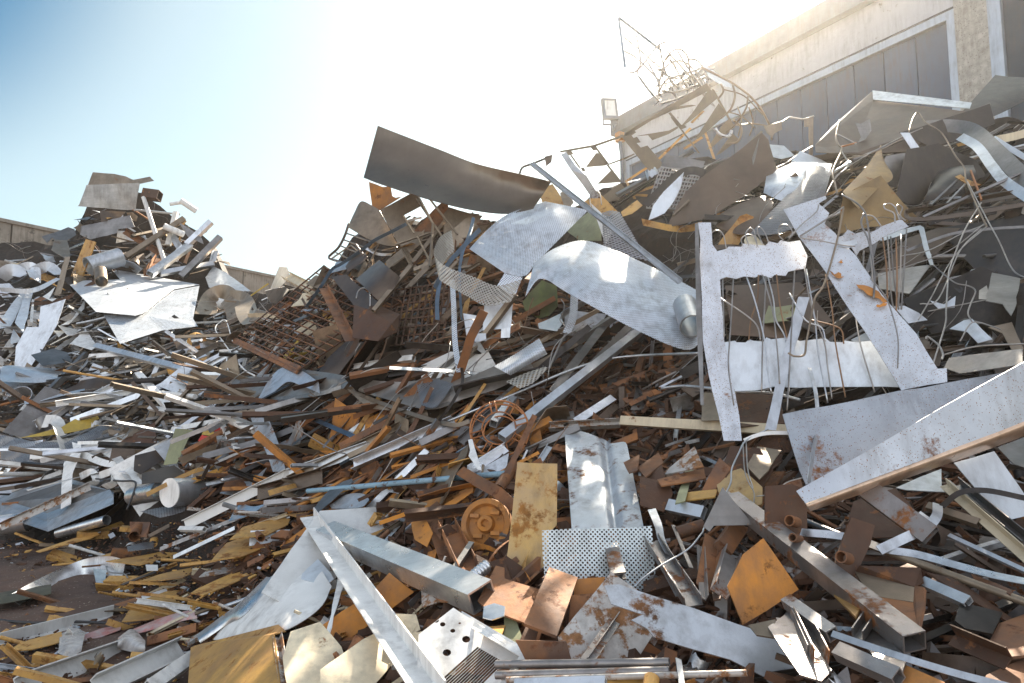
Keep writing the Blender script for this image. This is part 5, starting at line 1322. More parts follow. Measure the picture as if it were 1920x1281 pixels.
for p_ in ([(1556,510),(1566,511),(1574,513),(1581,520),(1574,523),(1563,519)],[(1607,533),(1622,535),(1648,547),(1665,567),(1655,566),(1632,555),(1611,543)],[(1641,574),(1655,568),(1664,570),(1659,574),(1646,577)],[(1571,493),(1576,488),(1581,489),(1579,493)]):
    cx_=sum(q[0] for q in p_)/len(p_); cy_=sum(q[1] for q in p_)/len(p_)
    p_=[(a[0]+(b[0]-a[0])*t+rng.gauss(0,1.1),a[1]+(b[1]-a[1])*t+rng.gauss(0,1.1)) for a,b in zip(p_,p_[1:]+p_[:1]) for t in (0,.33,.66)]
    S("rust_scrape","","","rust_orange",p_,1,FN,warp=0,th=.002,anchor=(cx_,cy_,FY(cx_,cy_,.145)),parent=dpl)
S("metal_sheet","small white barbed tab on the edge of the diagonal plate","offcut","white_blue",[(1572,447),(1582,455),(1604,450),(1608,458),(1592,466),(1572,462)],1.05,FN,anchor=(1590,458,FY(1590,458,.13)))
S("metal_strip","narrow pale violet strip leaning on the comb plate","strip","galv",[(1497,556),(1518,557),(1478,700),(1455,808),(1434,806),(1462,690)],1.05,FN,warp=.004,anchor=(1480,680,FY(1480,680,.09)))
VW=[[(1355,525),(1356,570),(1358,632)],[(1375,523),(1372,580),(1368,640),(1366,690),(1376,760)],[(1400,520),(1416,566),(1434,640),(1440,700),(1446,735)],[(1422,516),(1420,560),(1408,600),(1404,638)],[(1436,518),(1434,570),(1430,640),(1428,735)],[(1430,516),(1448,580),(1456,640),(1462,720)],
 [(1440,520),(1450,560),(1455,600),(1474,640),(1480,735)],[(1456,515),(1462,570),(1470,610),(1478,640)],[(1490,508),(1487,560),(1483,640),(1476,770)],[(1508,500),(1520,570),(1545,640),(1552,690),(1560,748)],[(1512,505),(1528,600),(1534,660),(1552,755)],[(1548,515),(1560,580),(1566,640),(1585,745)],
 [(1600,560),(1612,640),(1640,735)],[(1352,560),(1400,592),(1420,612),(1426,638)],[(1480,550),(1510,600),(1540,614),(1548,640)],[(1520,600),(1560,610),(1578,620),(1582,644)]]
for i,p in enumerate(VW):
    W("hanging_wire","thin pale wire strung down from the crossbar over the comb plate","wire",["wire","wire","alu","wire_rust"][i%4],p,.0055,5,group="wires strung down the speckled frame",absY=lambda x,y,i=i:FY(x,y,.05+.02*(i%3)))
VW2=[[(1664,444),(1668,500),(1672,560),(1682,600)],[(1670,444),(1676,520),(1685,580)],[(1680,448),(1682,520),(1680,600)],[(1690,440),(1688,520),(1684,576)],[(1700,430),(1694,520),(1690,580)],[(1655,446),(1662,500),(1664,560)],[(1632,462),(1636,520),(1642,560)],[(1620,470),(1618,505)],[(1585,460),(1582,500),(1570,540)]]
for i,p in enumerate(VW2):
    W("hanging_wire","thin wire hanging below the right end of the crossbar","wire",["wire","steel","wire_rust"][i%3],p,.006,5,group="wires hanging from the crossbar's right end",absY=lambda x,y,i=i:FY(x,y,-.01+.02*(i%3)))
LO=[([(1362,466),(1356,440),(1345,432),(1335,436)],"wire curl at the left end of the crossbar"),([(1392,460),(1390,448),(1402,440),(1414,444),(1420,460)],"wire loop standing on the crossbar beside the pale offcut"),([(1404,460),(1398,440),(1406,428),(1414,434),(1420,462)],"taller wire loop standing on the crossbar"),([(1430,458),(1420,434),(1424,426),(1434,436),(1441,454)],"narrow wire loop in the middle of the crossbar"),([(1470,452),(1460,440),(1462,424),(1476,422),(1486,436),(1478,446)],"round wire loop left of the diagonal plate"),([(1480,448),(1500,424),(1530,398),(1535,384)],"flat wire tied across the diagonal plate's upper part"),
 ([(1500,443),(1530,424),(1560,404),(1582,388)],"bent pale bar tied around the diagonal plate"),([(1582,390),(1572,440),(1556,500),(1542,540),(1528,560),(1520,600),(1512,640),(1508,665),(1490,668),(1478,662)],"flat brown wire curling from the diagonal plate down to the comb plate"),
 ([(1500,446),(1540,452),(1580,460),(1604,462)],"thin wire tied level across the diagonal plate"),([(1652,424),(1640,408),(1630,404),(1618,406)],"arched wire on the crossbar's right end"),([(1678,418),(1676,400),(1660,392),(1658,384),(1670,382),(1680,392),(1686,412)],"looped wire curl above the crossbar's right end"),([(1690,412),(1680,394),(1684,384),(1692,390),(1688,404),(1698,414)],"second looped wire curl above the crossbar's right end"),
 ([(1620,400),(1615,420),(1628,450),(1636,490),(1640,524),(1638,560)],"bundle of grey wires bending down right of the diagonal plate"),([(1578,365),(1605,380),(1622,400),(1630,440),(1638,500)],"heavy grey cable bending down over the ochre sheet"),([(1632,522),(1660,556),(1676,600),(1684,640),(1683,690)],"long thin wire trailing along the right edge of the diagonal plate")]
for i,(p,l) in enumerate(LO):
    W("wire_loop",l,"wire","steel" if "cable" in l or "bundle" in l else ("steel_tan" if "flat brown" in l else "wire"),p,.007 if ("cable" in l or "bundle" in l or "flat brown" in l or "bent pale bar" in l) else .0048,absY=lambda x,y:FY(x,y,.16 if x>1470 else .03))
# upper wires
for i,(p,l,rd) in enumerate([([(1574,226),(1568,255),(1572,272),(1578,282),(1562,320),(1566,346),(1570,365)],"bent shiny rod hanging down from the large brown sheet",.014),([(1570,252),(1605,270)],"short pale rod branching off the bent shiny rod",.012),([(1605,268),(1576,276)],"coppery rod end on the bent shiny rod",.014),([(1578,284),(1590,310),(1566,332)],"lower kinked end of the bent shiny rod",.010),
 ([(1704,248),(1712,222),(1722,212),(1736,230),(1766,250),(1790,290),(1808,315),(1812,340),(1838,400),(1850,425)],"long kinked brown wire running down from the pale violet strip",.010),([(1548,366),(1570,330),(1610,300),(1680,262),(1730,240)],"long thin wire sweeping up to the dark leaning sheet",.008),([(1580,300),(1640,285),(1690,262)],"pale thin wire in front of the large brown sheet",.006),
 ([(1814,341),(1850,410),(1873,452),(1899,506),(1930,524)],"long straight pale wire falling to the right edge",.007),([(1750,497),(1770,515),(1792,531),(1815,536),(1829,546),(1820,570),(1815,588),(1823,604)],"S-curved wire in the black area at the right",.007),([(1840,380),(1815,420),(1800,452),(1782,500),(1778,520),(1774,580),(1772,610),(1750,680)],"long wire running down through the black area",.008),
 ([(1740,584),(1785,575),(1850,562)],"thin bright wire level in the black area",.005),([(1800,640),(1823,605),(1860,612),(1876,618)],"wire tying the pale plates at the right",.006),([(1736,636),(1740,632),(1760,648),(1768,665),(1766,674)],"hooked wire right of the diagonal plate's foot",.010),([(1768,666),(1830,650),(1920,645)],"nearly level bright wire at the right edge",.008),
 ([(1840,430),(1800,470),(1760,560),(1725,570)],"bundled wire fanning down from the right",.006),([(1850,425),(1790,480),(1745,560),(1722,600)],"second bundled wire fanning down from the right",.006),([(1845,420),(1780,470),(1700,500),(1640,520)],"wire fanning left across the grey plates",.006),([(1850,420),(1800,440),(1740,470),(1690,480)],"upper wire fanning left from the bundle",.006)]):
    W("bent_wire",l,"wire","copper" if "coppery" in l else ("steel_tan" if "brown" in l else "wire"),[(x,y,1.1) for x,y in p],rd*.72)
for i,(p,m,l) in enumerate([([(1632,447),(1725,426),(1732,430),(1751,497),(1744,497),(1722,434),(1655,452)],"galv","thin folded pale strip frame right of the crossbar"),([(1646,514),(1747,497),(1705,551),(1649,540)],"steel","grey plate hanging below the folded strip frame"),([(1640,520),(1700,506),(1755,480),(1800,430),(1760,430),(1700,450)],"dark_brown","dark plate behind the wires right of the frame"),([(1674,579),(1694,577),(1720,590),(1737,604),(1701,611)],"galv","pale pointed plate beside the diagonal plate"),
 ([(1781,621),(1808,606),(1823,603),(1861,640),(1834,647),(1814,627)],"galv","pale bent plate lying in the black area at the right"),([(1852,610),(1897,601),(1919,650),(1897,653),(1879,621)],"steel_tan","pale brown bent plate at the right edge"),([(1859,517),(1912,528),(1906,570),(1896,592),(1880,572),(1848,566)],"steel","speckled grey plate standing at the right edge"),([(1836,545),(1850,535),(1858,560),(1835,560)],"steel","small grey plate left of the speckled grey plate"),
 ([(1744,565),(1770,572),(1792,556),(1790,577),(1760,580)],"galv","small triangular scrap on the thin bright wire"),([(1690,655),(1720,632),(1742,632),(1744,650),(1722,690)],"dark_brown","brown plate at the foot of the diagonal plate"),([(1780,672),(1920,660),(1920,690),(1800,702),(1770,690)],"steel","grey sheet behind the two big galvanised sheets"),([(1745,655),(1768,664),(1762,690),(1740,690)],"dark_brown","small brown plate next to the diagonal plate's end"),
 ([(1690,560),(1840,500),(1930,540),(1930,640),(1760,640)],"dark","large black plate added as painted shadow at the right"),([(1760,430),(1930,400),(1930,520),(1840,520)],"black","black plate added as painted upper shadow at the right"),([(1360,540),(1500,530),(1560,600),(1500,640),(1370,630)],"dark_brown","dark sheet seen through the speckled frame"),([(1355,735),(1460,738),(1470,790),(1380,800)],"rust_dark","brown sheet below the comb plate"),  # the two black plates are added backing that stands in for deep shade
 ([(1400,560),(1455,575),(1500,568),(1490,600),(1430,605)],"olive","olive curved sheet seen through the speckled frame")]):
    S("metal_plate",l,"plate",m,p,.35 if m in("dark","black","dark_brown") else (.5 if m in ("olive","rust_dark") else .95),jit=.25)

# ------------------------------------------------------------------ RIGHT LOWER
S("metal_sheet","dull speckled galvanised sheet behind the long rolled sheet","sheet","galv_dull",[(1468,776),(1640,743),(1860,701),(1930,690),(1930,760),(1700,830),(1512,908),(1500,880)],.95,(-.02,-1,.42),warp=.01)
rt=root("rolled_sheet",at(1600,880,2.8),"long speckled galvanised sheet with a warm reflection painted on its rolled lower edge at the right","sheet")
TA=[(1493,921,2.66),(1640,838,2.76),(1780,756,2.86),(1950,662,2.96)]; TB=[(1511,945,2.62),(1640,896,2.72),(1850,818,2.86),(1950,778,2.93)]; TC=[(1519,958,2.70),(1640,917,2.80),(1850,843,2.94),(1950,806,3.01)]
PT("sheet_face","","","galv_speck",TA,TB,nu=30,nv=12,th=.004,wave=.006,parent=rt)
PT("rolled_edge","","","galv_warm_reflection",TB,TC,nu=30,nv=10,th=.004,bulge=.05,parent=rt)
S("metal_plate","white flat plate under the long rolled sheet","plate","white_blue",[(1788,868),(1864,846),(1910,910),(1930,940),(1930,966),(1880,978)],.8,(0,-1,.4),warp=.004)
S("metal_plate","small grey tapering plate under the rolled sheet","plate","galv",[(1680,912),(1765,880),(1766,912),(1815,918),(1800,922),(1700,916)],.75,jit=.1)
S("metal_plate","dark steel plate beneath the rolled sheet at the right edge","plate","steel",[(1870,840),(1930,820),(1930,880),(1900,870)],.8)
B("square_tube","dark open rectangular tube lying toward the right under the rolled sheet","tube","steel_rust",(1612,908,1.6),(1745,1005,1.1),38,'tube',.6,.15)
RB("metal_strip","grey twisted flat strip bent up around the small white tab","strip","galv",[(1648,1032,1.05),(1690,1012,1.1),(1735,990,1.12),(1756,968,1.1),(1758,945,1.0)],17,(.2,-.2))
S("metal_plate","small white tab with a groove behind the twisted strip","offcut","white",[(1702,980),(1726,960),(1746,974),(1720,996)],1.0,warp=.003)
RB("plastic_strap","black strap from the twisted strip to the right edge","strap","dark",[(1766,950,1.0),(1800,924,1.0),(1850,920,1.0),(1930,936,.95)],10,(.3,.3))
RB("metal_strip","long bright ribbon waving to the right edge","strip","alu",[(1452,992,.95),(1500,998,.98),(1560,1003,1.0),(1610,1012,1.0),(1660,1030,1.0),(1720,1040,1.0),(1800,1062,1.0),(1860,1078,1.0),(1930,1092,1.0)],16,(.3,.9),n=5)
B("round_bar","long shiny brown pipe running to the lower right edge","pipe","steel_tan",(1590,1008,.9),(1930,1132,.95),14,'pipe')
B("round_bar","grey pipe left of the double pipe plate","pipe","steel",(1512,978,.8),(1590,1010,.85),12,'pipe')
B("angle_bar","bright angle rail at the right edge below the white plate","rail","cream",(1768,905,.8),(1930,1048,.95),16,'angle')
B("angle_bar","grey rail right of the bright angle rail","rail","steel",(1790,905,.8),(1930,1020,.95),20,'chan')
B("angle_bar","thin pale rail in the shadow at the right","rail","galv",(1780,1005,.8),(1930,1075,.85),8,'tube')
B("angle_bar","shiny rail with an orange tip below the rolled sheet","rail","steel_tan",(1740,950,.75),(1836,982,.8),14,'tube')
S("metal_plate","brown rusty sheet behind the dark rectangular tube","plate","rust_dark",[(1600,945),(1680,918),(1730,980),(1720,1010),(1640,1010),(1590,980)],.6)
# pipe plates
def pipeplate(label,pts,stubs,off):
    c=(sum(p[0] for p in pts)/len(pts),sum(p[1] for p in pts)/len(pts))
    rt=root("pipe_plate",hp(*c,off),label,"pipe fitting")
    S("base_plate","","","rust_dark",pts,off,(-.1,-1,.35),warp=.003,th=.012,parent=rt)
    for x,y,r in stubs:
        B("pipe_stub","","","rust",(x+14,y+4,off-.02),(x,y,off+.16),r*2,'pipe',parent=rt)
pipeplate("thick rusty plate with two welded pipe stubs right of the grey triangle",[(1434,912),(1482,908),(1512,918),(1514,1040),(1480,1052),(1434,990)],[(1478,942,10),(1480,976,10),(1486,1008,8)],1.25)
pipeplate("dark plate with two rusty pipe stubs at the right",[(1596,970),(1640,985),(1632,1020),(1604,1080),(1560,1075),(1580,1010)],[(1597,991,11),(1577,1044,11)],1.25)
S("metal_plate","grey triangular plate with a torn lower edge","plate","steel",[(1354,914),(1412,985),(1338,986),(1330,997),(1318,988)],1.3,(0,-1,.3),warp=.003)
B("square_tube","long dark square tube with rust spots slanting to the lower right","tube","steel_rust",(1372,936,1.05),(1715,1205,1.0),36,'tube',.8,.75)
S("metal_plate","small light tapering strip leading into the long square tube","strip","rust_white",[(1358,914),(1366,922),(1420,968),(1402,985),(1392,972)],1.1)
S("metal_plate","big orange rust streaked plate with a grey scratch","plate","rust_orange",[(1363,1100),(1392,1040),(1430,1010),(1496,1106),(1436,1146),(1392,1172)],1.0,(.05,-1,.45),warp=.006,th=.008)
rt=root("channel_piece",hp(1670,1120,.95),"short wide rusty channel with a pale inner face at the right","channel")
F("inner_face","","","steel_tan",[(1604,1074,0),(1716,1104,0),(1714,1132,.03),(1628,1118,.03)],[(0,1,2,3)],.92,.01,parent=rt)
F("upper_flange","","","rust_dark",[(1612,1062,.14),(1726,1066,.14),(1732,1092,.1),(1717,1103,0),(1605,1073,0)],[(0,1,2,3,4)],.92,.01,parent=rt)
F("lower_flange","","","rust",[(1629,1119,.03),(1714,1133,.03),(1724,1176,.2),(1690,1168,.2),(1640,1140,.2)],[(0,1,2,3,4)],.92,.01,parent=rt)
F("end_plate","","","rust",[(1717,1100,.02),(1735,1104,.15),(1733,1140,.2),(1723,1188,.22),(1714,1140,.04)],[(0,1,2,3,4)],.93,.01,parent=rt)
B("channel_bar","grey-brown channel right of the perforated plate","bar","steel_rust",(1222,1010,.8),(1300,1128,.9),30,'chan',.6,.4)
B("channel_bar","brown flat bar under the grey-brown channel","bar","steel_rust",(1228,1022,.72),(1280,1118,.8),24,'flat')
RB("metal_strip","pale twisted strip beside the grey-brown channel","strip","galv",[(1222,955,.75),(1234,985,.8),(1240,1010,.8),(1254,1040,.78)],16,(.2,1.0))
B("channel_bar","rusty short channel standing left of the orange plate","bar","rust",(1340,1000,.85),(1326,1095,.95),30,'angle',.8,.4)
B("channel_bar","dark folded channel between the rusty channel and the orange plate","bar","steel_rust",(1372,1035,.9),(1352,1108,.98),32,'chan',.6,.3)
B("channel_bar","brown block behind the grey triangle's lower edge","bar","rust",(1385,985,.8),(1355,1030,.85),32,'block',.5,.3)
B("channel_bar","narrow upright grey bar between channel and triangle","bar","steel_rust",(1314,1020,.85),(1320,1118,.95),12,'angle')
B("channel_bar","thin bright edged bar beside the twisted strip","bar","steel",(1262,985,.8),(1296,1065,.85),7,'flat')
B("channel_bar","rusty short pipe left of the grey triangle","pipe","rust_dark",(1270,1000,.72),(1320,985,.75),24,'pipe')
B("channel_bar","pale bar end lying left of the grey triangle","bar","galv",(1254,948,.72),(1320,962,.75),22,'tube',.6,.3)
for i,(p,m,l) in enumerate([([(1230,905),(1303,838),(1320,876),(1240,895)],"rust_white","white rust flecked plate above the twisted strip"),([(1232,900),(1320,880),(1324,898),(1240,912)],"rust","rusty edge strip under the white flecked plate"),([(1352,880),(1370,838),(1425,845),(1450,885),(1405,950),(1380,930)],"rust_dark","brown plate hanging under the frame post"),([(1342,898),(1390,880),(1430,915),(1430,948),(1380,960),(1350,930)],"ochre_grey","yellow-grey rusty plate above the grey triangle"),
 ([(1420,842),(1465,848),(1440,890),(1424,905),(1400,880)],"steel_tan","brown-grey corner plate under the frame post"),([(1200,895),(1255,905),(1262,925),(1245,960),(1200,950)],"rust_dark","dark rusty plate above the perforated plate's right corner"),([(1280,900),(1290,870),(1300,880),(1285,935),(1266,940)],"olive","curved olive strip beside the white flecked plate"),([(1282,925),(1345,918),(1340,932),(1280,940)],"ochre","ochre bar end left of the yellow-grey plate"),
 ([(1440,912),(1500,892),(1506,912),(1485,925)],"rust","orange-red plate above the pipe stubs"),([(1196,880),(1235,850),(1245,870),(1212,900)],"rust","brown block right of the creased sheet"),([(1315,930),(1350,860),(1372,880),(1330,940)],"rust","orange-brown leaning strip above the yellow-grey plate"),([(1190,910),(1240,870),(1250,905),(1205,950)],"rust_dark","dark pipe-like plate right of the creased sheet"),
 ([(1170,870),(1200,855),(1196,885),(1180,890)],"rust","small rusty plate behind the creased sheet"),([(1330,1060),(1352,1055),(1350,1120),(1336,1122)],"rust_dark","brown narrow plate in the shade of the rusty channel"),([(1440,1180),(1480,1150),(1560,1260),(1540,1281),(1500,1270)],"steel_rust","dark grey plate under the orange plate"),([(1405,1178),(1455,1165),(1452,1200),(1420,1196)],"steel_tan","bent small plate below the orange plate"),
 ([(1600,1186),(1640,1170),(1700,1230),(1690,1260),(1640,1230)],"steel","grey-blue scrap plate at the lower right"),([(1690,1240),(1770,1275),(1765,1300),(1690,1300)],"rust_orange","bright rust plate at the bottom right edge"),([(1850,1260),(1930,1230),(1930,1300),(1830,1300)],"rust","rust-mottled plate in the bottom right corner"),([(1850,1200),(1870,1160),(1930,1140),(1930,1220),(1880,1225)],"rust","brown plate at the right edge above the corner plate"),
 ([(1790,1165),(1800,1130),(1880,1150),(1860,1190),(1810,1180)],"dark","black plate left of the brown plate at the right edge"),([(1540,1100),(1555,1105),(1614,1150),(1606,1166),(1580,1140)],"ochre","orange flaking strip under the long square tube"),([(1740,1070),(1790,1080),(1900,1160),(1890,1165),(1800,1110)],"rust_dark","long thin rusty sheet edge at the right"),([(1820,1075),(1900,1110),(1895,1118),(1830,1092)],"rust","thin rust strip over the shiny brown pipe")]):
    S("metal_plate",l,"plate",m,p,.8 if i<14 else .9,jit=.3,th=.007)
B("angle_bar","grey square tube below the orange plate slanting right","bar","steel_rust",(1476,1128,1.0),(1562,1190,1.0),22,'tube')
B("angle_bar","dark tapering channel below the orange plate","bar","steel_rust",(1470,1150,.98),(1500,1220,1.0),26,'angle')
B("angle_bar","second dark tapering channel beside it with an open end","bar","steel_rust",(1500,1150,.98),(1540,1232,1.02),26,'chan')
B("angle_bar","square bar end facing right in the lower right","bar","galv",(1730,1092,.92),(1816,1130,.98),20,'tube',.7)
B("angle_bar","rusty angle bar in the lower right corner area","bar","rust_dark",(1780,1190,.95),(1885,1235,1.0),28,'angle')
B("square_tube","dark square tube with an open end at the bottom right","tube","steel_rust",(1572,1222,1.05),(1685,1272,1.12),28,'tube',.9,.5)
B("angle_bar","short dark profile standing at the end of the long square tube","bar","steel",(1608,1190,.98),(1634,1152,.98),20,'chan')
RB("metal_strip","long grey strip crossing the bottom right corner","strip","galv",[(1560,1188,1.1),(1630,1212,1.12),(1700,1235,1.14),(1800,1265,1.15),(1900,1290,1.15)],13,(.3,.5))
W("grey_cable","grey cable running from the triangle past the perforated plate","cable","galv",[(1420,958,1.1),(1330,985,1.1),(1316,1000,1.1),(1290,1030,1.1),(1240,1060,1.1),(1205,1085,1.05),(1190,1100,1.0)],.0045)
W("grey_cable","grey twisted wire running down in front of the frame post's foot","cable","galv",[(1440,805,1.1),(1400,825,1.1),(1385,850,1.1),(1372,880,1.1),(1370,905,1.1),(1358,930,1.1)],.005)
W("thin_wire","pair of thin wires hanging below the frame post","wire","wire",[(1393,830,1.1),(1396,880,1.1),(1404,905,1.1),(1414,925,1.1),(1412,955,1.1)],.004)
W("thin_wire","second thin wire beside the pair below the frame post","wire","wire",[(1399,830,1.1),(1402,880,1.1),(1412,915,1.1)],.004)
W("thin_wire","pale wire curving to the speckled sheet's lower corner","wire","wire",[(1418,931,1.1),(1450,925,1.1),(1475,905,1.1),(1505,896,1.1)],.0035)
RB("metal_strip","grey thin strip hanging down the speckled sheet","strip","galv",[(1518,690,1.1),(1530,740,1.1),(1533,800,1.1),(1526,840,1.1),(1516,905,1.1)],8,(.4,.9))
RB("metal_strip","white strip with thorns lying at the frame post's foot","strip","white",[(1395,826,1.1),(1420,816,1.1),(1445,812,1.1),(1478,812,1.05)],7,(.2,.3))
W("flat_wire","pale thick cable curving behind the frame post","cable","galv",[(1240,728,.6),(1280,724,.62),(1330,728,.65),(1390,735,.65),(1450,738,.62),(1500,750,.6)],.011)
S("metal_plate","grey plate behind the frame post's lower part","plate","steel_tan",[(1315,735),(1340,735),(1352,790),(1315,790)],.55)

# ------------------------------------------------------------------ smaller pieces filling the heap
def xshape(kind, var):
    r = random.Random(kind + str(var))
    vs, fs, uv = None, None, None
    mb = MB()
    if kind == "strip":
        path = [V((x, 0.03 * math.sin(x * 5 + var) * (var % 3), 0)) for x in np.linspace(-.5, .5, 9)]
        amp = r.uniform(0.0, .10); tw = r.uniform(-.9, .9)
        P = [V((p.x, p.y, amp * math.sin((p.x + .5) * 3.14 * r.choice([1, 1, 2])))) for p in path]
        V2, F2 = [], []
        wd = r.uniform(.018, .04)
        for i, p in enumerate(P):
            a = tw * i / 8
            d = V((0, math.cos(a), math.sin(a))) * wd
            V2 += [p - d, p + d]
        F2 = [(i * 2, i * 2 + 2, i * 2 + 3, i * 2 + 1) for i in range(8)]
        a, b, c = solid(V2, F2, .003, [(v.x, v.y) for v in V2]); mb.add(a, b, c)
    elif kind == "plate":
        k = r.choice([4, 4, 4, 5, 3, 6])
        asp = r.uniform(.35, 1)
        poly = []
        for i in range(k):
            a = 2 * math.pi * (i + r.uniform(-.22, .22)) / k + .7
            poly.append((.62 * math.cos(a) * r.uniform(.8, 1.1), .62 * asp * math.sin(a) * r.uniform(.8, 1.1)))
        bd = r.choice([None, None, lambda x, y, q=r.uniform(-.5, .5): q * x * x, lambda x, y, q=r.uniform(-.35, .35): abs(x - .1) * q])
        if var % 3 == 1:
            fx, fa = r.uniform(-.2, .3), r.uniform(.5, 1.6) * r.choice([-1, 1])
            bd = lambda x, y: max(0, x - fx) * fa
        wp = .02 if var % 3 else .11
        V2, F2 = flat2d(poly, .10, wp, r, bd)
        a, b, c = solid(V2, F2, .010, [(v.x, v.y) for v in V2]); mb.add(a, b, c)
    elif kind == "curl":
        V2, F2 = [], []
        q = r.uniform(2.5, 5.5); rad = .24
        for i in range(15):
            t = i / 14
            a = q * t
            rr_ = rad * (1 - .5 * t)
            for s_ in (-1, 1):
                V2.append(V((math.sin(a) * rr_, s_ * .11 + t * r.uniform(.0, .01) * 20 * (var % 3 - 1), rr_ - math.cos(a) * rr_)))
        F2 = [(i * 2, i * 2 + 2, i * 2 + 3, i * 2 + 1) for i in range(14)]
        a, b, c = solid(V2, F2, .006, [(v.x, v.y) for v in V2]); mb.add(a, b, c)
    elif kind in ("tube", "angle", "pipe", "chan", "beam"):
        wd = {'tube': .04, 'angle': .045, 'pipe': .04, 'chan': .055, 'beam': .06}[kind] * r.uniform(.7, 1.3)
        bar_geo(mb, V((-.5, 0, 0)), V((.5, 0, 0)), kind, wd, wd * r.uniform(.6, 1), .005, r.uniform(0, .6), 4, r.uniform(-.02, .02), V((0, 0, 1)))
    elif kind == "wire":
        P = [V((x, r.uniform(-.13, .13), r.uniform(-.1, .14))) for x in np.linspace(-.5, .5, 6)]
        tubepath(mb, crom(P, 5), .0027, 5)
    elif kind == "block":
        P = r.choice(["chan", "angle", "tube", "beam"])
        bar_geo(mb, V((-.5, 0, 0)), V((.5, 0, 0)), P, .42, .42 * r.uniform(.4, .9), .045, r.uniform(0, .5), 1, 0, V((0, 0, 1)))
    me = bpy.data.meshes.new("scrap_" + kind)
    me.from_pydata([tuple(v) for v in mb.v], [], mb.f)
    ul = me.uv_layers.new(name="UVMap")
    for lp in me.loops: ul.data[lp.index].uv = mb.u[lp.vertex_index]
    me.materials.append(MATS["steel"])
    if kind in ("strip", "plate", "curl", "pipe", "wire"):
        me.polygons.foreach_set("use_smooth", [True] * len(me.polygons))
        me.set_sharp_from_angle(angle=R(40))
    return me
MESH = {k: [xshape(k, i) for i in range(n)] for k, n in (("strip", 10), ("plate", 21), ("curl", 6), ("tube", 5), ("angle", 5), ("pipe", 4), ("chan", 4), ("beam", 3), ("wire", 8), ("block", 6))}
NAME = {"strip": ("scrap_strip", "strip"), "plate": ("scrap_plate", "plate"), "curl": ("scrap_curl", "offcut"), "tube": ("scrap_tube", "tube"), "angle": ("scrap_angle_bar", "bar"),
        "pipe": ("scrap_pipe", "pipe"), "chan": ("scrap_channel", "bar"), "beam": ("scrap_girder", "beam"), "wire": ("scrap_wire", "wire"), "block": ("scrap_profile_stub", "profile")}
WORD = {"steel": "grey steel", "galv": "pale galvanised", "alu": "bright aluminium", "white": "white painted", "white_blue": "blue-white", "steel_tan": "tan brown", "rust": "rust brown", "rust_orange": "orange rusted",
        "rust_dark": "dark rusty", "dark": "black", "dark_brown": "dark brown", "ochre": "ochre", "steel_rust": "rust spotted grey", "rust_white": "white rust flecked", "cream": "cream", "wire": "shiny thin", "wire_rust": "rusty thin",
        "galv_rust": "rust stained pale", "copper": "coppery", "olive": "olive grey", "black": "black", "yellow": "yellow", "blue_steel": "blue grey"}
PLN = {"strip": "strip of sheet", "plate": "offcut plate", "curl": "curled sheet offcut", "tube": "square tube", "angle": "angle bar", "pipe": "pipe", "chan": "channel bar", "beam": "small beam", "wire": "bent wire", "block": "short profile stub"}
# region: name, test polygon (pixels), flow angle (deg, + = rising right), spread, kinds, mats, count, size range (m)
LEFTM = ["white_blue"] * 2 + ["white"] * 3 + ["galv"] * 2 + ["steel"] * 3 + ["alu"] * 2 + ["steel_tan"] * 3 + ["ochre", "rust", "dark", "dark", "dark", "dark_brown", "dark_brown", "rust_dark"]  # extra dark pieces stand in for shaded gaps
MID = ["steel"] * 3 + ["galv"] * 2 + ["steel_tan"] * 5 + ["rust"] * 3 + ["white", "alu", "dark_brown", "dark_brown", "dark", "dark", "dark", "rust_dark", "rust_dark", "rust_dark"]  # the dark ones again paint in the shade of gaps
ORG = ["galv"] * 2 + ["rust"] * 4 + ["rust_orange"] * 5 + ["ochre"] * 2 + ["steel_rust"] * 2 + ["steel_tan", "rust_dark", "galv"]
BRN = ["rust_dark"] * 7 + ["rust"] * 2 + ["steel_rust"] * 3 + ["dark_brown"] * 4 + ["dark"] * 6 + ["galv", "steel"]  # more dark pieces added in place of black shaded gaps
DRK = ["dark"] * 5 + ["dark_brown"] * 3 + ["steel"] * 3 + ["black"] + ["galv"]
TAN = ["steel_tan"] * 5 + ["rust"] * 2 + ["dark_brown"] * 2 + ["ochre", "steel", "galv"]
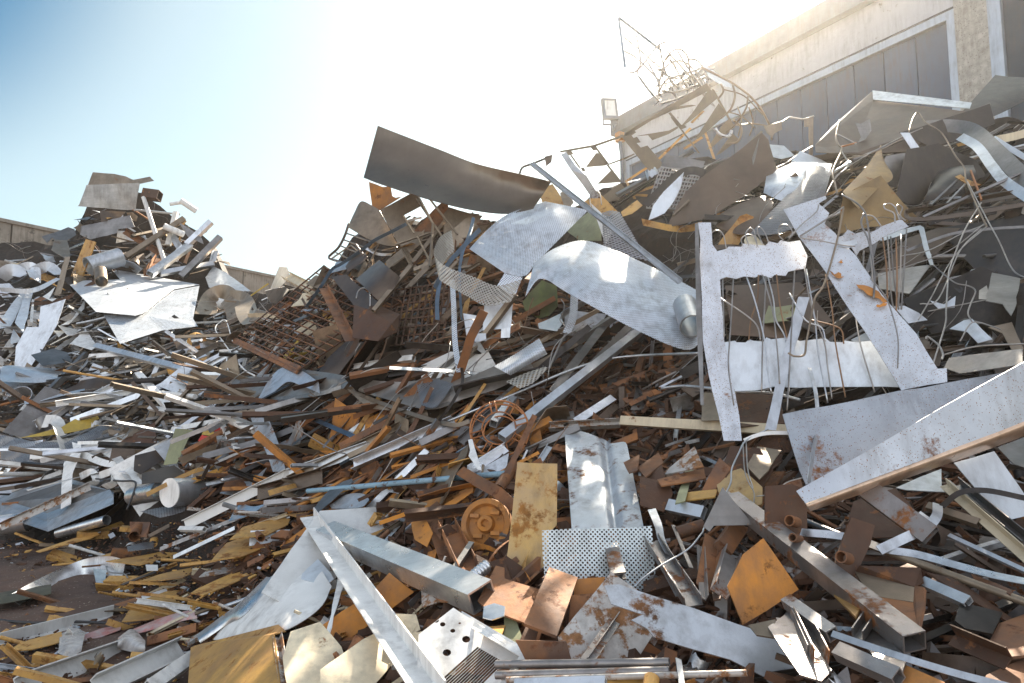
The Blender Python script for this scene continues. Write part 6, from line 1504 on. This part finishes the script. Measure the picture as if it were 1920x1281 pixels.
REG = [
 ("on the upper left heap", [(0,470),(140,440),(170,400),(260,380),(300,400),(410,480),(410,520),(300,520),(120,520),(0,520)], 38, 55, {"tube":6,"strip":3,"plate":7,"angle":4,"chan":3,"wire":3,"curl":2}, LEFTM+TAN, 150, (.4,1.2)),
 ("on the face of the left heap", [(0,520),(120,520),(420,560),(420,680),(250,700),(0,740)], 45, 70, {"strip":3,"plate":11,"curl":5,"tube":3,"angle":3,"chan":2,"wire":2}, LEFTM, 220, (.45,1.3)),
 ("in the flow of bars at the left", [(0,720),(250,690),(430,600),(560,690),(470,800),(300,900),(0,960)], 24, 40, {"tube":8,"angle":6,"strip":4,"plate":7,"chan":5,"wire":4,"pipe":3,"curl":2}, MID+LEFTM, 200, (.8,2.1)),
 ("in the valley between the heaps", [(380,560),(500,550),(600,540),(640,640),(560,690),(430,640)], 25, 50, {"strip":5,"plate":6,"curl":5,"wire":8,"angle":2}, TAN+["white","cream","yellow"], 110, (.4,1.0)),
 ("in the centre tangle", [(610,530),(700,430),(780,400),(1000,410),(900,520),(850,650),(640,660)], 35, 70, {"strip":5,"plate":7,"angle":4,"wire":5,"tube":4,"curl":2}, TAN+["rust_dark"], 170, (.3,.9)),
 ("in the band of strips under the wavy sheets", [(420,700),(640,680),(850,640),(1050,600),(1200,620),(1000,720),(800,800),(500,800)], 18, 18, {"strip":7,"angle":5,"tube":4,"wire":7,"plate":4,"chan":3}, MID+["dark","rust_dark"], 170, (.8,2.1)),
 ("in the rusty hollow", [(420,800),(700,780),(900,740),(1050,720),(1060,900),(950,960),(780,960),(560,950),(380,900)], 24, 32, {"strip":5,"angle":6,"tube":5,"plate":6,"chan":5,"wire":4,"block":2,"beam":1}, ORG+["steel_tan","steel","rust_dark","rust_dark","dark"], 270, (.4,1.2)),
 ("around the rusty disc", [(740,900),(960,860),(1060,860),(1060,1130),(880,1140),(720,1100)], 55, 70, {"plate":9,"block":5,"angle":3,"strip":3,"chan":3,"tube":2}, ORG, 150, (.15,.45)),
 ("right of the centre", [(1040,680),(1310,680),(1480,830),(1470,1010),(1200,960),(1180,820),(1050,810)], 30, 60, {"plate":6,"strip":4,"angle":6,"block":5,"wire":5,"chan":5,"pipe":2,"tube":3}, BRN+["rust"], 280, (.14,.55)),
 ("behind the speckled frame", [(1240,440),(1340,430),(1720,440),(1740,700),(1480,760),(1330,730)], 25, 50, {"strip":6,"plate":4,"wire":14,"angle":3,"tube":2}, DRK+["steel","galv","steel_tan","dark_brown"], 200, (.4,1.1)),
 ("at the top of the right heap", [(1160,330),(1300,300),(1480,300),(1720,260),(1900,240),(2120,230),(2120,440),(1700,440),(1300,440)], 25, 50, {"strip":6,"plate":5,"wire":13,"angle":3,"curl":3}, DRK+["steel","galv","steel_tan","steel_tan","ochre"], 230, (.4,1.1)),
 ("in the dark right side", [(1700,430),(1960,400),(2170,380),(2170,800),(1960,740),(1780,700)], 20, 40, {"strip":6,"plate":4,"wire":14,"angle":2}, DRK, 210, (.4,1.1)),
 ("in the lower right", [(1200,980),(1480,950),(1960,860),(2170,820),(2170,1320),(1560,1300),(1400,1180),(1230,1120)], -28, 45, {"plate":7,"angle":7,"block":5,"strip":4,"tube":6,"chan":6,"pipe":2,"wire":3}, BRN+DRK[:9], 410, (.16,.62)),
 ("at the bottom edge", [(900,1120),(1230,1190),(1560,1281),(1560,1320),(860,1320)], 5, 45, {"plate":7,"block":4,"strip":4,"angle":4,"tube":2}, ORG+BRN, 150, (.1,.35)),
 ("on the left foreground slope", [(400,940),(740,900),(740,1100),(540,1190),(330,1200),(250,1080)], 20, 15, {"plate":9,"strip":7,"angle":3,"tube":1}, ["ochre"]*4+["rust"]*2+["steel_tan"]*3+["rust_white"]*2+["galv"]*2+["cream"]*2+["dark_brown"], 125, (.15,.6)),
 ("at the bottom left", [(360,1180),(560,1120),(800,1120),(860,1320),(300,1320)], 30, 40, {"plate":8,"strip":5,"angle":3}, ["ochre"]*2+["cream"]*4+["galv"]*2+["rust","white","white"], 110, (.12,.4)),
]
GROUND = ("on the bare ground at the left", [(0,1010),(250,990),(420,1060),(360,1200),(300,1300),(0,1300)], 18, 30, {"plate":9,"strip":2}, ["ochre"]*5+["rust","white","galv","steel_tan"], 62, (.25,.75))
def inpoly(x, y, P):
    c = False
    for (x0, y0), (x1, y1) in zip(P, P[1:] + P[:1]):
        if (y0 > y) != (y1 > y) and x < (x1 - x0) * (y - y0) / (y1 - y0) + x0: c = not c
    return c
KCOUNT = {}
def scatter(reg, ground=False):
    nm, P, ang, spread, kinds, mats, cnt, (s0, s1) = reg
    cnt = int(cnt * .8)
    r = random.Random(nm)
    x0, x1 = min(p[0] for p in P), max(p[0] for p in P); y0, y1 = min(p[1] for p in P), max(p[1] for p in P)
    ks = [k for k, n in kinds.items() for _ in range(n)]
    made = 0
    while made < cnt:
        px, py = r.uniform(x0, x1), r.uniform(y0, y1)
        if not inpoly(px, py, P) or py < skyl(px) + 12: continue
        made += 1
        k = r.choice(ks); m = r.choice(mats)
        if KCOUNT.get(k, 0) >= 300: k = min(KCOUNT, key=lambda q: KCOUNT[q])
        KCOUNT[k] = KCOUNT.get(k, 0) + 1
        if k == "wire": m = "wire_rust" if m in ("rust", "rust_dark", "rust_orange", "ochre") else "wire"
        sz = r.uniform(s0, s1) ** 1.0
        if k in ("plate", "curl"): sz *= .55
        if k == "block": sz = min(sz * .5, .28)
        n = hn(px, py)
        if ground: n = V((r.uniform(-.1, .1), r.uniform(-.1, .1), 1))
        if px < 620: n = (n + V((.8 * r.random(), .05, .75 * r.random()))).normalized()
        a = R(ang + r.gauss(0, spread * .6))
        t1 = V((1, 0, 0)) - n * n.x; t1.normalize(); t2 = n.cross(t1)
        d = t1 * math.cos(a) + t2 * math.sin(a)
        d = (d + n * r.gauss(0, .30 if not ground else .05)).normalized()
        roll = r.gauss(0, .7) if k in ("plate", "strip", "curl") else r.uniform(0, 6.28)
        s_ = n.cross(d).normalized(); u = d.cross(s_)
        s2 = s_ * math.cos(roll) + u * math.sin(roll); u2 = u * math.cos(roll) - s_ * math.sin(roll)
        M = Matrix((d, s2, u2)).transposed()
        off = r.triangular(-.30, .26, .0) if not ground else .03
        o = bpy.data.objects.new(NAME[k][0], r.choice(MESH[k]))
        COL.objects.link(o)
        sx = sz; sy = sz
        if k in ("tube", "angle", "pipe", "chan", "beam", "strip"): sy = max(.55, min(1.2, sz)) * (0.75 if px > 700 and py > 800 else 1.0)
        o.matrix_world = Matrix.Translation(hp(px, py, off)) @ (M @ Matrix.Diagonal((sx, sy, sy))).to_4x4()
        o.material_slots[0].link = 'OBJECT'
        o.material_slots[0].material = MATS[m]
        lab = "%s %s lying %s" % (WORD[m], PLN[k], nm)
        tag(o, lab, NAME[k][1], "%s %ss %s" % (WORD[m], PLN[k], nm))
for rg in REG: scatter(rg)
scatter(GROUND, True)

# ------------------------------------------------------------------ crumbs: far too many to count
def crumbs(label, P, m, cnt, s0, s1, ang, seed, ground=False):
    r = random.Random(seed)
    x0, x1 = min(p[0] for p in P), max(p[0] for p in P); y0, y1 = min(p[1] for p in P), max(p[1] for p in P)
    vs, fs = [], []
    n_ = 0
    while n_ < cnt:
        px, py = r.uniform(x0, x1), r.uniform(y0, y1)
        if not inpoly(px, py, P) or py < skyl(px) + 12: continue
        n_ += 1
        n = V((0, 0, 1)) if ground else V((0, -.7, .7))
        p = hp(px, py, r.uniform(-.30, .05) if not ground else .02)
        L_ = r.uniform(s0, s1) * r.choice([.5, 1, 1, 1.8]); wd = L_ * (r.uniform(.2, .6) if ground else r.uniform(.05, .28))
        a = R(ang + r.gauss(0, 40))
        t1 = V((1, 0, 0)); t2 = n.cross(t1)
        d = (t1 * math.cos(a) + t2 * math.sin(a) + n * r.gauss(0, .35)).normalized()
        s_ = (n + V((r.gauss(0, .5), r.gauss(0, .5), r.gauss(0, .3)))).cross(d).normalized(); u = d.cross(s_)
        th = L_ * .05 + .002
        k = len(vs)
        j = [r.uniform(.6, 1.1) for _ in range(4)]
        c4 = [(-j[0], -1), (j[1], -1), (j[2], 1), (-j[3], 1)]
        vs += [p + d * x * L_ * .5 + s_ * y * wd * .5 + u * th for x, y in c4] + [p + d * x * L_ * .5 + s_ * y * wd * .5 - u * th for x, y in c4]
        fs += [(k, k + 1, k + 2, k + 3), (k + 7, k + 6, k + 5, k + 4)] + [(k + i, k + 4 + i, k + 4 + (i + 1) % 4, k + (i + 1) % 4) for i in range(4)]
    o = link("scrap_crumbs", vs, fs, m, None, False, None, V((0, 5, 0)))
    tag(o, label, "scrap crumbs", None, "stuff")
ALLP = [(0,520),(140,470),(420,560),(640,520),(760,430),(1000,430),(1300,330),(1920,300),(1960,1320),(800,1320),(330,1240),(420,1000),(0,960)]
RIGHTP = [(560,760),(1040,650),(1310,680),(1500,800),(1960,760),(2180,760),(2180,1320),(800,1320),(700,1100)]
LEFTP = [(0,540),(420,560),(620,640),(560,760),(420,900),(0,960)]
GP = [(0,1010),(250,985),(520,960),(560,1120),(360,1240),(300,1320),(0,1320)]
CENP = [(420,600),(640,540),(1000,440),(1250,640),(1330,820),(1300,1000),(1250,1320),(800,1320),(330,1240),(420,1000),(300,900)]
crumbs("small rust brown slivers filling the gaps of the heap", CENP, "rust", 1500, .06, .20, 24, 1)
crumbs("small dark rusty slivers filling the gaps of the heap", CENP, "rust_dark", 2500, .06, .22, 24, 9)
crumbs("small grey steel slivers in the left heap", LEFTP, "steel", 900, .06, .22, 26, 2)
crumbs("small dark slivers filling the gaps of the right heap", RIGHTP, "rust_dark", 4500, .04, .14, 10, 3)
crumbs("small rust spotted grey slivers in the right heap", RIGHTP, "steel_rust", 1300, .04, .13, 10, 4)
crumbs("small bright slivers in the left heap", LEFTP, "galv", 700, .06, .22, 30, 5)
crumbs("small tan slivers in the left heap", LEFTP, "steel_tan", 1500, .06, .22, 26, 6)
crumbs("small bright metal chips strewn on the ground at the left", GP, "galv", 260, .01, .05, 15, 17, True)
crumbs("small ochre chips strewn on the ground at the left", GP, "ochre", 260, .012, .045, 15, 7, True)
crumbs("small dark clods and chips strewn on the ground at the left", GP, "rust_dark", 1800, .01, .05, 15, 8, True)
bpy.context.view_layer.update()

# ------------------------------------------------------------------ thin volume added to imitate the lens glare near the sun
HAZE = 0.0014
mb = MB()
mb.box((0, 16, 8), 90, 84, 20)
hz = mb.done("glare_haze", "dirt")
hm = bpy.data.materials.new("glare_haze")
hm.use_nodes = True
hn_ = hm.node_tree
hn_.nodes.remove(hn_.nodes["Principled BSDF"])
pv = hn_.nodes.new("ShaderNodeVolumePrincipled")
pv.inputs["Color"].default_value = (0.97, 0.93, 0.86, 1)
pv.inputs["Density"].default_value = HAZE
pv.inputs["Anisotropy"].default_value = 0.85
hn_.links.new(pv.outputs[0], hn_.nodes["Material Output"].inputs["Volume"])
hz.data.materials[0] = hm
tag(hz, kind="stuff")
